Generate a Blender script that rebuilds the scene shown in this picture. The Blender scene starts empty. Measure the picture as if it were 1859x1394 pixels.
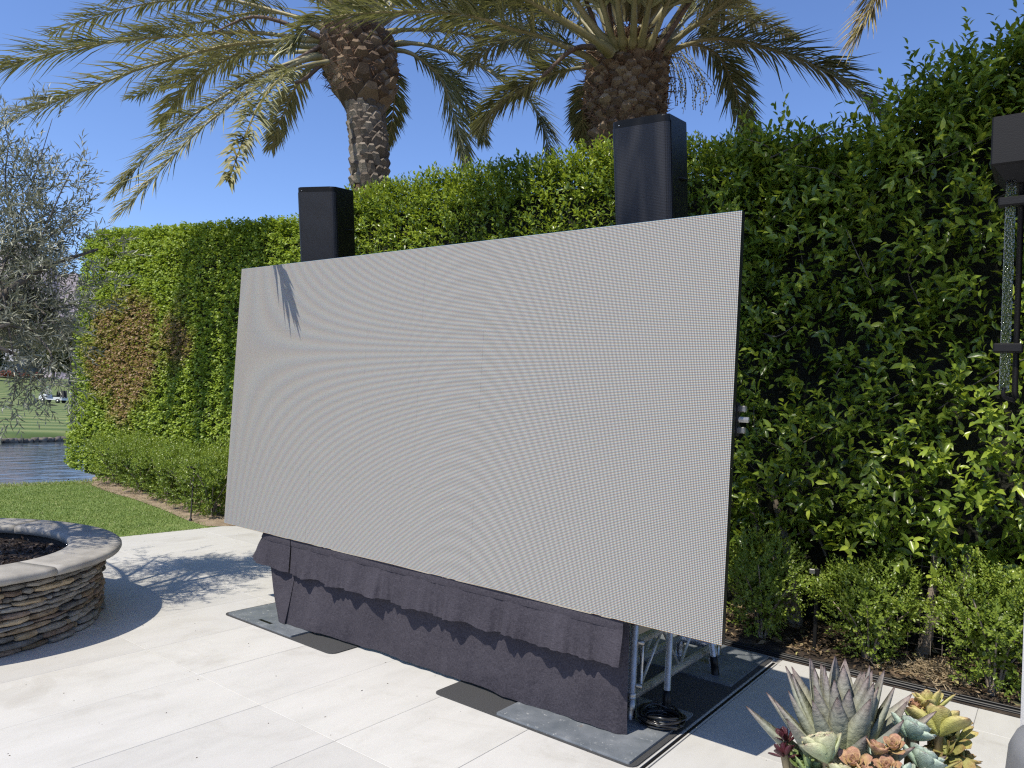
import bpy, bmesh, math, random
import numpy as np
from mathutils import Vector, Matrix

random.seed(7)
RNG = np.random.default_rng(7)
SC = bpy.context.scene
COL = SC.collection

# ------------------------------------------------------------------ camera
IMG_W, IMG_H = 1859.0, 1394.0
CX, CY = 929.5, 697.0
F_PX = 1326.46
EYE = 1.64
def _ray(px, py): return np.array([px - CX, py - CY, F_PX])
_x = -_ray(-850, 639); _x /= np.linalg.norm(_x)
_y = _ray(1915, 797); _y /= np.linalg.norm(_y)
_z = np.cross(_x, _y)
ROT = np.array([_x, _y, _z])              # camera axes (right, down, forward) -> world
cam_data = bpy.data.cameras.new('camera')
cam_data.sensor_width = 36.0
cam_data.lens = 36.0 * F_PX / IMG_W
cam_data.clip_start = 0.05
cam_data.clip_end = 20000
cam = bpy.data.objects.new('camera', cam_data)
COL.objects.link(cam)
_m = Matrix.Identity(4)
for r in range(3):
    _m[r][0] = ROT[r][0]; _m[r][1] = -ROT[r][1]; _m[r][2] = -ROT[r][2]
_m[2][3] = EYE
cam.matrix_world = _m
SC.camera = cam

# ------------------------------------------------------------------ light
SUN = Vector((-0.055, -0.404, 0.616)).normalized()
world = bpy.data.worlds.new('World'); SC.world = world
world.use_nodes = True
wn = world.node_tree.nodes; wl = world.node_tree.links
sky = wn.new('ShaderNodeTexSky'); sky.sky_type = 'NISHITA'; sky.sun_disc = False
sky.sun_elevation = math.asin(SUN.z)
sky.sun_rotation = math.atan2(SUN.x, SUN.y) % (2 * math.pi)
sky.air_density = 1.0; sky.dust_density = 0.25; sky.ozone_density = 2.2; sky.altitude = 50
wn['Background'].inputs['Strength'].default_value = 0.113
_tint = wn.new('ShaderNodeMix'); _tint.data_type = 'RGBA'; _tint.blend_type = 'MULTIPLY'; _tint.inputs[0].default_value = 1.0
_tint.inputs[7].default_value = (0.98, 1.10, 1.42, 1.0)      # clear dry desert air: deeper blue over the whole dome
wl.new(sky.outputs[0], _tint.inputs[6]); wl.new(_tint.outputs[2], wn['Background'].inputs['Color'])
sun_data = bpy.data.lights.new('sun', 'SUN')
sun_data.energy = 4.6; sun_data.angle = math.radians(0.53); sun_data.color = (1.0, 0.935, 0.81)
sun = bpy.data.objects.new('sun', sun_data); COL.objects.link(sun)
sun.location = (-4, -6, 14)
sun.rotation_euler = (-SUN).to_track_quat('-Z', 'Y').to_euler()
SC.view_settings.view_transform = 'Standard'
SC.view_settings.look = 'None'
SC.view_settings.exposure = 0.30
SC.view_settings.gamma = 1.0
SC.cycles.max_bounces = 6
SC.cycles.transparent_max_bounces = 8
SC.cycles.use_denoising = False
SC.cycles.pixel_filter_type = 'BLACKMAN_HARRIS'; SC.cycles.filter_width = 1.25

# ------------------------------------------------------------------ pixel helpers (a pixel gives a direction only)
def direction(px, py): return ROT @ _ray(px, py)
def at_depth(px, py, depth):
    d = direction(px, py) / F_PX
    return np.array([0, 0, EYE]) + d * depth
def on_ground(px, py, z=0.0):
    d = direction(px, py); t = (z - EYE) / d[2]
    return np.array([0, 0, EYE]) + t * d
def on_plane_y(px, py, y):
    d = direction(px, py); return np.array([0, 0, EYE]) + (y / d[1]) * d

# ------------------------------------------------------------------ object helpers
def tag(o, label=None, cat=None, group=None, kind=None):
    if label: o['label'] = label
    if cat: o['category'] = cat
    if group: o['group'] = group
    if kind: o['kind'] = kind
    return o
def link(name, me, mat=None, parent=None):
    o = bpy.data.objects.new(name, me); COL.objects.link(o)
    if mat is not None and me is not None and len(me.materials) == 0: me.materials.append(mat)
    if parent is not None: o.parent = parent
    return o
def thing(name, label, cat, loc=(0, 0, 0), group=None):
    o = bpy.data.objects.new(name, None); COL.objects.link(o)
    o.location = loc; o.empty_display_size = 0.1
    return tag(o, label, cat, group)
def pyd(name, V, Fc, smooth=False):
    me = bpy.data.meshes.new(name)
    me.from_pydata([tuple(v) for v in V], [], [tuple(f) for f in Fc]); me.update()
    if smooth:
        me.polygons.foreach_set('use_smooth', [True] * len(me.polygons))
    return me
def tri_mesh(name, V, T, attrs=None, smooth=False):
    V = np.asarray(V, np.float32); T = np.asarray(T, np.int32)
    me = bpy.data.meshes.new(name)
    me.vertices.add(len(V)); me.vertices.foreach_set('co', V.ravel())
    me.loops.add(T.size); me.loops.foreach_set('vertex_index', T.ravel())
    me.polygons.add(len(T))
    me.polygons.foreach_set('loop_start', np.arange(0, T.size, 3, dtype=np.int32))
    if smooth: me.polygons.foreach_set('use_smooth', np.ones(len(T), bool))
    for k, a in (attrs or {}).items():
        at = me.attributes.new(k, 'FLOAT', 'POINT'); at.data.foreach_set('value', np.asarray(a, np.float32))
    me.update(calc_edges=True)
    return me
def bm_mesh(name, bm, smooth=False, angle=None):
    me = bpy.data.meshes.new(name)
    bmesh.ops.recalc_face_normals(bm, faces=bm.faces)
    bm.to_mesh(me); bm.free()
    if smooth:
        me.polygons.foreach_set('use_smooth', [True] * len(me.polygons))
    return me
def box_bm(bm, c, s, bev=0.0, rot=None, seg=1):
    r = bmesh.ops.create_cube(bm, size=1.0)
    vs = r['verts']
    M = Matrix.Translation(Vector(c)) @ (rot.to_4x4() if rot is not None else Matrix.Identity(4)) @ Matrix.Diagonal((s[0], s[1], s[2], 1))
    bmesh.ops.transform(bm, matrix=M, verts=vs)
    if bev > 0:
        es = list({e for v in vs for e in v.link_edges})
        bmesh.ops.bevel(bm, geom=es, offset=bev, segments=seg, profile=0.5, affect='EDGES')
    return bm
def box(name, c, s, mat, parent=None, bev=0.0, rot=None, seg=1):
    return link(name, bm_mesh(name, box_bm(bmesh.new(), c, s, bev, rot, seg)), mat, parent)
def tube_np(pts, rad, n=8, cap=True):
    P = np.asarray(pts, float); k = len(P)
    rad = np.full(k, rad, float) if np.isscalar(rad) else np.asarray(rad, float)
    T = np.gradient(P, axis=0); T /= np.linalg.norm(T, axis=1)[:, None] + 1e-9
    up = np.array([0, 0, 1.0]) if abs(T[0][2]) < 0.9 else np.array([1.0, 0, 0])
    V = []; prev = None
    for i in range(k):
        s = np.cross(T[i], up) if prev is None else prev - T[i] * np.dot(prev, T[i])
        s /= np.linalg.norm(s) + 1e-9; prev = s
        b = np.cross(T[i], s)
        for j in range(n):
            a = 2 * math.pi * j / n
            V.append(P[i] + rad[i] * (s * math.cos(a) + b * math.sin(a)))
    T3 = []
    for i in range(k - 1):
        for j in range(n):
            a = i * n + j; b2 = i * n + (j + 1) % n; c = a + n; d = b2 + n
            T3 += [(a, b2, d), (a, d, c)]
    if cap:
        for i0 in (0, (k - 1) * n):
            for j in range(1, n - 1): T3.append((i0, i0 + j, i0 + j + 1))
    return np.array(V), np.array(T3)
class Soup:
    """collects triangles of ONE part"""
    def __init__(s): s.V = []; s.T = []; s.A = []; s.n = 0
    def add(s, V, T, rnd=0.5):
        V = np.asarray(V); T = np.asarray(T)
        s.V.append(V); s.T.append(T + s.n); s.n += len(V)
        s.A.append(np.full(len(V), rnd) if np.isscalar(rnd) else np.asarray(rnd))
        return s
    def tube(s, pts, rad, n=8, rnd=0.5): return s.add(*tube_np(pts, rad, n), rnd=rnd)
    def mesh(s, name, smooth=True):
        return tri_mesh(name, np.concatenate(s.V), np.concatenate(s.T), {'rnd': np.concatenate(s.A)}, smooth)
def tube(name, pts, rad, mat, parent=None, n=10):
    return link(name, Soup().tube(pts, rad, n).mesh(name), mat, parent)
def lathe(name, prof, mat, parent=None, n=32, centre=(0, 0, 0)):
    V = []; Fc = []
    for r, z in prof:
        for j in range(n):
            a = 2 * math.pi * j / n
            V.append((centre[0] + r * math.cos(a), centre[1] + r * math.sin(a), centre[2] + z))
    for i in range(len(prof) - 1):
        for j in range(n):
            Fc.append((i * n + j, i * n + (j + 1) % n, (i + 1) * n + (j + 1) % n, (i + 1) * n + j))
    return link(name, pyd(name, V, Fc, True), mat, parent)
def spline(pts, n):
    P = np.asarray(pts, float); k = len(P)
    if k == 2: return P[0] + np.linspace(0, 1, n)[:, None] * (P[1] - P[0])
    Q = np.vstack([2 * P[0] - P[1], P, 2 * P[-1] - P[-2]])
    out = []
    for t in np.linspace(0, k - 1 - 1e-6, n):
        i = int(t); u = t - i
        p0, p1, p2, p3 = Q[i], Q[i + 1], Q[i + 2], Q[i + 3]
        out.append(0.5 * ((2 * p1) + (-p0 + p2) * u + (2 * p0 - 5 * p1 + 4 * p2 - p3) * u * u + (-p0 + 3 * p1 - 3 * p2 + p3) * u ** 3))
    return np.array(out)
def unit(v): return v / (np.linalg.norm(v, axis=-1, keepdims=True) + 1e-9)

# ------------------------------------------------------------------ materials
def new_mat(name):
    m = bpy.data.materials.new(name); m.use_nodes = True
    nt = m.node_tree
    return m, nt, nt.nodes['Principled BSDF']
def node(nt, t, **kw):
    n = nt.nodes.new(t)
    for k, v in kw.items(): setattr(n, k, v)
    return n
def rgba(c): return (c[0], c[1], c[2], 1.0)
def ramp(nt, fac, stops):
    r = node(nt, 'ShaderNodeValToRGB')
    el = r.color_ramp.elements
    while len(el) < len(stops): el.new(0.5)
    for e, (p, c) in zip(el, stops): e.position = p; e.color = rgba(c)
    nt.links.new(fac, r.inputs[0]); return r.outputs[0]
def noise(nt, scale, detail=4, rough=0.55, coord='Object', stretch=None):
    tc = node(nt, 'ShaderNodeTexCoord'); src = tc.outputs[coord]
    if stretch:
        mp = node(nt, 'ShaderNodeMapping'); mp.inputs['Scale'].default_value = stretch
        nt.links.new(src, mp.inputs[0]); src = mp.outputs[0]
    n = node(nt, 'ShaderNodeTexNoise')
    n.inputs['Scale'].default_value = scale; n.inputs['Detail'].default_value = detail; n.inputs['Roughness'].default_value = rough
    nt.links.new(src, n.inputs['Vector']); return n.outputs['Fac']
def bump(nt, h, strength, dist=0.01, normal=None):
    b = node(nt, 'ShaderNodeBump'); b.inputs['Strength'].default_value = strength; b.inputs['Distance'].default_value = dist
    nt.links.new(h, b.inputs['Height'])
    if normal is not None: nt.links.new(normal, b.inputs['Normal'])
    return b.outputs[0]
def mat(name, stops, scale=8.0, rough=0.6, metal=0.0, bmp=0.0, bscale=None, bdist=0.01, detail=4, stretch=None, spec=0.5, objrand=0.0):
    """noise-varied surface: stops = [(pos, colour), ...]; objrand adds per-object variation"""
    m, nt, b = new_mat(name)
    fac = noise(nt, scale, detail, stretch=stretch)
    if objrand > 0:
        oi = node(nt, 'ShaderNodeObjectInfo')
        mx = node(nt, 'ShaderNodeMix'); mx.inputs[0].default_value = objrand
        nt.links.new(fac, mx.inputs[2]); nt.links.new(oi.outputs['Random'], mx.inputs[3]); fac = mx.outputs[0]
    nt.links.new(ramp(nt, fac, stops), b.inputs['Base Color'])
    b.inputs['Roughness'].default_value = rough; b.inputs['Metallic'].default_value = metal
    b.inputs['Specular IOR Level'].default_value = spec
    if bmp > 0:
        nt.links.new(bump(nt, noise(nt, bscale or scale * 6, 5, stretch=stretch), bmp, bdist), b.inputs['Normal'])
    return m
def leaf_mat(name, stops, rough=0.4, trans=0.3, tcol=(0.25, 0.35, 0.04), spec=0.4, dry=None):
    """leaf: colour from the per-leaf attribute 'rnd'; part of the light passes through"""
    m, nt, b = new_mat(name)
    a = node(nt, 'ShaderNodeAttribute', attribute_name='rnd')
    c = ramp(nt, a.outputs['Fac'], stops)
    if dry:
        a2 = node(nt, 'ShaderNodeAttribute', attribute_name='dry')
        mx = node(nt, 'ShaderNodeMix', data_type='RGBA')
        nt.links.new(a2.outputs['Fac'], mx.inputs[0]); nt.links.new(c, mx.inputs[6]); mx.inputs[7].default_value = rgba(dry)
        c = mx.outputs[2]
    nt.links.new(c, b.inputs['Base Color'])
    b.inputs['Roughness'].default_value = rough; b.inputs['Specular IOR Level'].default_value = spec
    tr = node(nt, 'ShaderNodeBsdfTranslucent')
    tm = node(nt, 'ShaderNodeMix', data_type='RGBA'); tm.inputs[0].default_value = 0.6
    nt.links.new(c, tm.inputs[6]); tm.inputs[7].default_value = rgba(tcol)
    nt.links.new(tm.outputs[2], tr.inputs[0])
    ms = node(nt, 'ShaderNodeMixShader'); ms.inputs[0].default_value = trans
    out = nt.nodes['Material Output']
    nt.links.new(b.outputs[0], ms.inputs[1]); nt.links.new(tr.outputs[0], ms.inputs[2]); nt.links.new(ms.outputs[0], out.inputs[0])
    return m

MT = {}
# porcelain patio tile, brushed streaks along its length
def tile_material():
    m, nt, b = new_mat('porcelain_tile')
    oi = node(nt, 'ShaderNodeObjectInfo')
    tc = node(nt, 'ShaderNodeTexCoord')
    ad = node(nt, 'ShaderNodeVectorMath', operation='ADD'); sc_ = node(nt, 'ShaderNodeVectorMath', operation='SCALE')
    sc_.inputs[0].default_value = (37, 91, 13); nt.links.new(oi.outputs['Random'], sc_.inputs['Scale'])
    nt.links.new(tc.outputs['Object'], ad.inputs[0]); nt.links.new(sc_.outputs[0], ad.inputs[1])
    mp = node(nt, 'ShaderNodeMapping'); mp.inputs['Scale'].default_value = (3.2, 1.0, 1); mp.inputs['Rotation'].default_value = (0, 0, 0.25)
    nt.links.new(ad.outputs[0], mp.inputs[0])
    n1 = node(nt, 'ShaderNodeTexNoise'); n1.inputs['Scale'].default_value = 2.2; n1.inputs['Detail'].default_value = 7; n1.inputs['Roughness'].default_value = 0.62
    nt.links.new(mp.outputs[0], n1.inputs[0])
    n2 = node(nt, 'ShaderNodeTexNoise'); n2.inputs['Scale'].default_value = 160; n2.inputs['Detail'].default_value = 2
    nt.links.new(tc.outputs['Object'], n2.inputs[0])
    mx = node(nt, 'ShaderNodeMix'); mx.inputs[0].default_value = 0.18
    nt.links.new(n1.outputs[0], mx.inputs[2]); nt.links.new(n2.outputs[0], mx.inputs[3])
    col = ramp(nt, mx.outputs[0], [(0.25, (0.455, 0.442, 0.415)), (0.5, (0.515, 0.502, 0.474)), (0.75, (0.55, 0.536, 0.508))])
    # every slab its own shade, plus faint dried-water stains and scuffs
    sl = ramp(nt, oi.outputs['Random'], [(0.0, (0.93, 0.93, 0.925)), (0.5, (0.98, 0.98, 0.98)), (1.0, (1.03, 1.03, 1.02))])
    st = node(nt, 'ShaderNodeTexNoise'); st.inputs['Scale'].default_value = 1.7; st.inputs['Detail'].default_value = 8; st.inputs['Roughness'].default_value = 0.68; st.inputs['Distortion'].default_value = 0.6
    nt.links.new(ad.outputs[0], st.inputs[0])
    sr = ramp(nt, st.outputs[0], [(0.33, (0.88, 0.87, 0.85)), (0.44, (0.985, 0.985, 0.98)), (0.6, (1.0, 1.0, 1.0))])
    m1 = node(nt, 'ShaderNodeMix', data_type='RGBA', blend_type='MULTIPLY'); m1.inputs[0].default_value = 1.0
    m2 = node(nt, 'ShaderNodeMix', data_type='RGBA', blend_type='MULTIPLY'); m2.inputs[0].default_value = 1.0
    nt.links.new(col, m1.inputs[6]); nt.links.new(sl, m1.inputs[7]); nt.links.new(m1.outputs[2], m2.inputs[6]); nt.links.new(sr, m2.inputs[7])
    nt.links.new(m2.outputs[2], b.inputs['Base Color'])
    b.inputs['Roughness'].default_value = 0.55; b.inputs['Specular IOR Level'].default_value = 0.35
    nt.links.new(bump(nt, n2.outputs[0], 0.12, 0.002), b.inputs['Normal'])
    return m
MT['tile'] = tile_material()
MT['grout'] = mat('grout', [(0.3, (0.22, 0.205, 0.185)), (0.7, (0.32, 0.305, 0.28))], 30, 0.9)
MT['turf'] = mat('turf_base', [(0.3, (0.09, 0.14, 0.03)), (0.55, (0.14, 0.20, 0.045)), (0.8, (0.22, 0.24, 0.08))], 5, 0.9, bmp=0.6, bscale=90)
MT['fairway'] = None
MT['soil'] = mat('soil', [(0.3, (0.022, 0.015, 0.010)), (0.55, (0.06, 0.042, 0.028)), (0.8, (0.15, 0.11, 0.075))], 9, 0.95, bmp=1.0, bscale=45, bdist=0.03)
MT['sand'] = mat('dry_soil', [(0.3, (0.17, 0.125, 0.08)), (0.6, (0.30, 0.23, 0.155)), (0.85, (0.40, 0.33, 0.24))], 7, 0.95, bmp=0.9, bscale=50, bdist=0.02)
MT['mulch'] = mat('mulch', [(0.35, (0.02, 0.014, 0.011)), (0.6, (0.055, 0.038, 0.03)), (0.8, (0.16, 0.12, 0.09))], 22, 0.95, bmp=1.0, bscale=70, bdist=0.03)
MT['concrete'] = mat('cast_coping', [(0.3, (0.24, 0.225, 0.20)), (0.6, (0.33, 0.31, 0.275)), (0.8, (0.40, 0.375, 0.33))], 7, 0.75, bmp=0.25, bscale=120, bdist=0.004)
MT['stucco'] = mat('pale_stucco', [(0.3, (0.50, 0.49, 0.47)), (0.7, (0.60, 0.59, 0.57))], 5, 0.9, bmp=0.4, bscale=150, bdist=0.004)
MT['black_metal'] = mat('black_powder_coat', [(0.3, (0.006, 0.006, 0.0065)), (0.7, (0.009, 0.0085, 0.0085))], 6, 0.55, spec=0.22, bmp=0.1, bscale=300)
MT['black_plastic'] = mat('black_plastic', [(0.3, (0.004, 0.004, 0.005)), (0.7, (0.008, 0.008, 0.009))], 12, 0.42, spec=0.3)
MT['rubber'] = mat('rubber_mat', [(0.35, (0.030, 0.030, 0.031)), (0.65, (0.06, 0.06, 0.06))], 160, 0.8, bmp=0.6, bscale=260, bdist=0.003)
MT['alu'] = mat('aluminium', [(0.3, (0.50, 0.485, 0.455)), (0.7, (0.66, 0.645, 0.615))], 16, 0.42, metal=0.72, bmp=0.08, bscale=60)
MT['dull_alu'] = mat('dull_aluminium', [(0.3, (0.30, 0.29, 0.27)), (0.7, (0.5, 0.49, 0.47))], 22, 0.42, metal=1.0)
def plate_material():
    m, nt, b = new_mat('galvanised_plate')
    n1 = noise(nt, 5, 6, 0.65); n2 = noise(nt, 38, 5, 0.7)
    c1 = ramp(nt, n1, [(0.3, (0.13, 0.15, 0.17)), (0.55, (0.22, 0.24, 0.26)), (0.75, (0.32, 0.34, 0.36))])
    s = ramp(nt, n2, [(0.60, (0, 0, 0)), (0.68, (1, 1, 1))])
    mx = node(nt, 'ShaderNodeMix', data_type='RGBA'); nt.links.new(s, mx.inputs[0]); nt.links.new(c1, mx.inputs[6]); mx.inputs[7].default_value = (0.5, 0.51, 0.5, 1)
    n3 = noise(nt, 2.3, 6, 0.7)
    r = ramp(nt, n3, [(0.64, (0, 0, 0)), (0.70, (1, 1, 1))])
    m2 = node(nt, 'ShaderNodeMix', data_type='RGBA'); nt.links.new(r, m2.inputs[0]); nt.links.new(mx.outputs[2], m2.inputs[6]); m2.inputs[7].default_value = (0.24, 0.15, 0.08, 1)
    nt.links.new(m2.outputs[2], b.inputs['Base Color']); b.inputs['Metallic'].default_value = 0.35
    b.inputs['Roughness'].default_value = 0.5
    nt.links.new(bump(nt, n2, 0.2, 0.002), b.inputs['Normal'])
    return m
MT['plate'] = plate_material()
def cloth_material():
    m, nt, b = new_mat('linen_cloth')
    n1 = noise(nt, 3.0, 4); nx = noise(nt, 1.0, 3, stretch=(900, 900, 60)); nz = noise(nt, 1.0, 3, stretch=(60, 60, 900))
    ad = node(nt, 'ShaderNodeMath', operation='ADD'); nt.links.new(nx, ad.inputs[0]); nt.links.new(nz, ad.inputs[1])
    hf = node(nt, 'ShaderNodeMath', operation='MULTIPLY'); hf.inputs[1].default_value = 0.5; nt.links.new(ad.outputs[0], hf.inputs[0])
    mx = node(nt, 'ShaderNodeMix'); mx.inputs[0].default_value = 0.88; nt.links.new(n1, mx.inputs[2]); nt.links.new(hf.outputs[0], mx.inputs[3])
    nt.links.new(ramp(nt, mx.outputs[0], [(0.38, (0.020, 0.018, 0.024)), (0.5, (0.045, 0.041, 0.051)), (0.62, (0.082, 0.076, 0.090))]), b.inputs['Base Color'])
    b.inputs['Roughness'].default_value = 0.9; b.inputs['Specular IOR Level'].default_value = 0.2
    wr = noise(nt, 5.0, 5, 0.6)
    nt.links.new(bump(nt, wr, 0.55, 0.04, bump(nt, hf.outputs[0], 0.35, 0.002)), b.inputs['Normal'])
    return m
MT['cloth'] = cloth_material()
def led_material():
    """pixel face: pale LED packages on a black mask, 6.25 mm pitch, 250 mm modules of slightly differing shade"""
    m, nt, b = new_mat('led_face')
    tc = node(nt, 'ShaderNodeTexCoord'); sp = node(nt, 'ShaderNodeSeparateXYZ'); nt.links.new(tc.outputs['Object'], sp.inputs[0])
    def saw(out, pitch):
        d = node(nt, 'ShaderNodeMath', operation='DIVIDE'); d.inputs[1].default_value = pitch; nt.links.new(out, d.inputs[0])
        fr = node(nt, 'ShaderNodeMath', operation='FRACT'); nt.links.new(d.outputs[0], fr.inputs[0])
        s = node(nt, 'ShaderNodeMath', operation='SUBTRACT'); s.inputs[1].default_value = 0.5; nt.links.new(fr.outputs[0], s.inputs[0])
        a = node(nt, 'ShaderNodeMath', operation='ABSOLUTE'); nt.links.new(s.outputs[0], a.inputs[0])
        return a.outputs[0]
    PITCH = 0.5 / 64
    def chip(dz):
        """mask of one colour's die; the three dies of a package sit a little above one another"""
        of = node(nt, 'ShaderNodeMath', operation='ADD'); of.inputs[1].default_value = dz * PITCH; nt.links.new(sp.outputs['Z'], of.inputs[0])
        ax = saw(sp.outputs['X'], PITCH); az = saw(of.outputs[0], PITCH)
        mxn = node(nt, 'ShaderNodeMath', operation='MAXIMUM'); nt.links.new(ax, mxn.inputs[0]); nt.links.new(az, mxn.inputs[1])
        lt = node(nt, 'ShaderNodeMath', operation='LESS_THAN'); lt.inputs[1].default_value = 0.36; nt.links.new(mxn.outputs[0], lt.inputs[0])
        return lt.outputs[0]
    cmb = node(nt, 'ShaderNodeCombineColor')
    for i_, dz in enumerate((0.09, 0.0, -0.09)): nt.links.new(chip(dz), cmb.inputs[i_])
    # module tint: snap object coords to 0.25 m
    snp = node(nt, 'ShaderNodeVectorMath', operation='SNAP'); snp.inputs[1].default_value = (0.25, 1, 0.25)
    nt.links.new(tc.outputs['Object'], snp.inputs[0])
    oi = node(nt, 'ShaderNodeObjectInfo')
    ad = node(nt, 'ShaderNodeVectorMath', operation='ADD'); nt.links.new(snp.outputs[0], ad.inputs[0]); nt.links.new(oi.outputs['Location'], ad.inputs[1])
    wno = node(nt, 'ShaderNodeTexWhiteNoise'); nt.links.new(ad.outputs[0], wno.inputs['Vector'])
    tint = ramp(nt, wno.outputs['Value'], [(0.0, (0.388, 0.374, 0.346)), (0.5, (0.391, 0.377, 0.349)), (1.0, (0.394, 0.380, 0.352))])
    mu = node(nt, 'ShaderNodeMix', data_type='RGBA', blend_type='MULTIPLY'); mu.inputs[0].default_value = 1.0
    nt.links.new(cmb.outputs[0], mu.inputs[6]); nt.links.new(tint, mu.inputs[7])
    mx = node(nt, 'ShaderNodeMix', data_type='RGBA', blend_type='ADD'); mx.inputs[0].default_value = 1.0
    nt.links.new(mu.outputs[2], mx.inputs[6]); mx.inputs[7].default_value = (0.055, 0.054, 0.052, 1)
    nt.links.new(mx.outputs[2], b.inputs['Base Color']); b.inputs['Roughness'].default_value = 0.75; b.inputs['Specular IOR Level'].default_value = 0.25
    return m
MT['led'] = led_material()
def grille_material():
    m, nt, b = new_mat('perforated_grille')
    tc = node(nt, 'ShaderNodeTexCoord'); mp = node(nt, 'ShaderNodeMapping'); mp.inputs['Scale'].default_value = (120, 120, 120)
    nt.links.new(tc.outputs['Object'], mp.inputs[0])
    v = node(nt, 'ShaderNodeTexVoronoi'); v.inputs['Scale'].default_value = 1.0; v.inputs['Randomness'].default_value = 0.0
    nt.links.new(mp.outputs[0], v.inputs['Vector'])
    nt.links.new(ramp(nt, v.outputs['Distance'], [(0.36, (0.001, 0.001, 0.0015)), (0.44, (0.017, 0.018, 0.024))]), b.inputs['Base Color'])
    b.inputs['Roughness'].default_value = 0.5
    nt.links.new(bump(nt, v.outputs['Distance'], 0.5, 0.003), b.inputs['Normal'])
    return m
MT['grille'] = grille_material()
MT['bark'] = mat('pale_bark', [(0.3, (0.13, 0.105, 0.08)), (0.55, (0.24, 0.20, 0.16)), (0.8, (0.34, 0.30, 0.25))], 9, 0.85, bmp=0.5, bscale=40, stretch=(1, 1, 0.35))
MT['olive_bark'] = mat('olive_bark', [(0.3, (0.06, 0.05, 0.04)), (0.7, (0.17, 0.15, 0.125))], 14, 0.9, bmp=0.7, bscale=40, stretch=(1, 1, 0.3))
MT['core_shade'] = mat('hedge_core_shade', [(0.35, (0.006, 0.008, 0.004)), (0.6, (0.016, 0.017, 0.009)), (0.8, (0.035, 0.03, 0.018))], 14, 0.95, bmp=1.0, bscale=30, bdist=0.05)  # near-black colour stands for the shade deep inside the hedges
MT['palm_trunk'] = mat('palm_trunk', [(0.3, (0.055, 0.036, 0.022)), (0.55, (0.12, 0.078, 0.046)), (0.8, (0.19, 0.135, 0.085))], 11, 0.95, bmp=1.0, bscale=26, bdist=0.04)
MT['boot'] = mat('palm_boot', [(0.25, (0.09, 0.058, 0.034)), (0.5, (0.17, 0.115, 0.068)), (0.8, (0.27, 0.20, 0.125))], 16, 0.9, bmp=0.8, bscale=60, objrand=0.55)
MT['old_boot'] = mat('old_palm_boot', [(0.25, (0.085, 0.066, 0.05)), (0.5, (0.15, 0.122, 0.094)), (0.8, (0.25, 0.212, 0.165))], 16, 0.95, bmp=0.8, bscale=60, objrand=0.55)
MT['fibre'] = mat('palm_fibre', [(0.3, (0.07, 0.036, 0.018)), (0.7, (0.18, 0.098, 0.05))], 30, 0.95, bmp=1.0, bscale=60, stretch=(1, 1, 0.15))
MT['frond'] = leaf_mat('palm_leaflet', [(0.0, (0.15, 0.16, 0.070)), (0.35, (0.27, 0.265, 0.125)), (0.65, (0.38, 0.35, 0.175)), (0.88, (0.47, 0.41, 0.21)), (1.0, (0.46, 0.36, 0.20))], 0.36, 0.18, (0.3, 0.3, 0.06), 0.55)
MT['rachis'] = mat('palm_rachis', [(0.3, (0.17, 0.155, 0.06)), (0.55, (0.26, 0.22, 0.10)), (0.8, (0.34, 0.28, 0.15))], 3, 0.5, stretch=(1, 1, 1))
MT['dry_rachis'] = mat('dry_palm_stalk', [(0.3, (0.07, 0.045, 0.03)), (0.7, (0.17, 0.11, 0.075))], 6, 0.7)
MT['date'] = mat('unripe_dates', [(0.3, (0.20, 0.19, 0.05)), (0.7, (0.33, 0.30, 0.10))], 20, 0.5)
MT['ivy'] = leaf_mat('creeper_leaf', [(0.0, (0.13, 0.195, 0.024)), (0.4, (0.21, 0.30, 0.036)), (0.75, (0.31, 0.41, 0.052)), (1.0, (0.42, 0.49, 0.09))], 0.45, 0.32, (0.42, 0.52, 0.03), 0.35, dry=(0.31, 0.195, 0.10))
MT['ficus'] = leaf_mat('ficus_leaf', [(0.0, (0.028, 0.055, 0.012)), (0.40, (0.11, 0.175, 0.026)), (0.72, (0.26, 0.345, 0.045)), (1.0, (0.46, 0.53, 0.075))], 0.30, 0.34, (0.42, 0.52, 0.03), 0.5)
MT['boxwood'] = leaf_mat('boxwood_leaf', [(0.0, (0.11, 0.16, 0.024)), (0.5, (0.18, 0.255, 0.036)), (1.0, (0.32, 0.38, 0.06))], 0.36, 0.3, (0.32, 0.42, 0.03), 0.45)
MT['olive'] = leaf_mat('olive_leaf', [(0.0, (0.10, 0.108, 0.07)), (0.4, (0.21, 0.22, 0.155)), (0.75, (0.36, 0.365, 0.28)), (1.0, (0.48, 0.48, 0.38))], 0.42, 0.15, (0.2, 0.24, 0.08), 0.45)
MT['far_leaf'] = leaf_mat('far_tree_leaf', [(0.0, (0.05, 0.06, 0.026)), (0.6, (0.10, 0.10, 0.048)), (1.0, (0.16, 0.14, 0.075))], 0.6, 0.2, (0.2, 0.22, 0.05), 0.2)
MT['grass'] = leaf_mat('grass_blade', [(0.0, (0.11, 0.17, 0.035)), (0.5, (0.19, 0.27, 0.06)), (0.9, (0.30, 0.34, 0.11)), (1.0, (0.50, 0.47, 0.26))], 0.55, 0.25, (0.25, 0.35, 0.04), 0.3)

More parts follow.
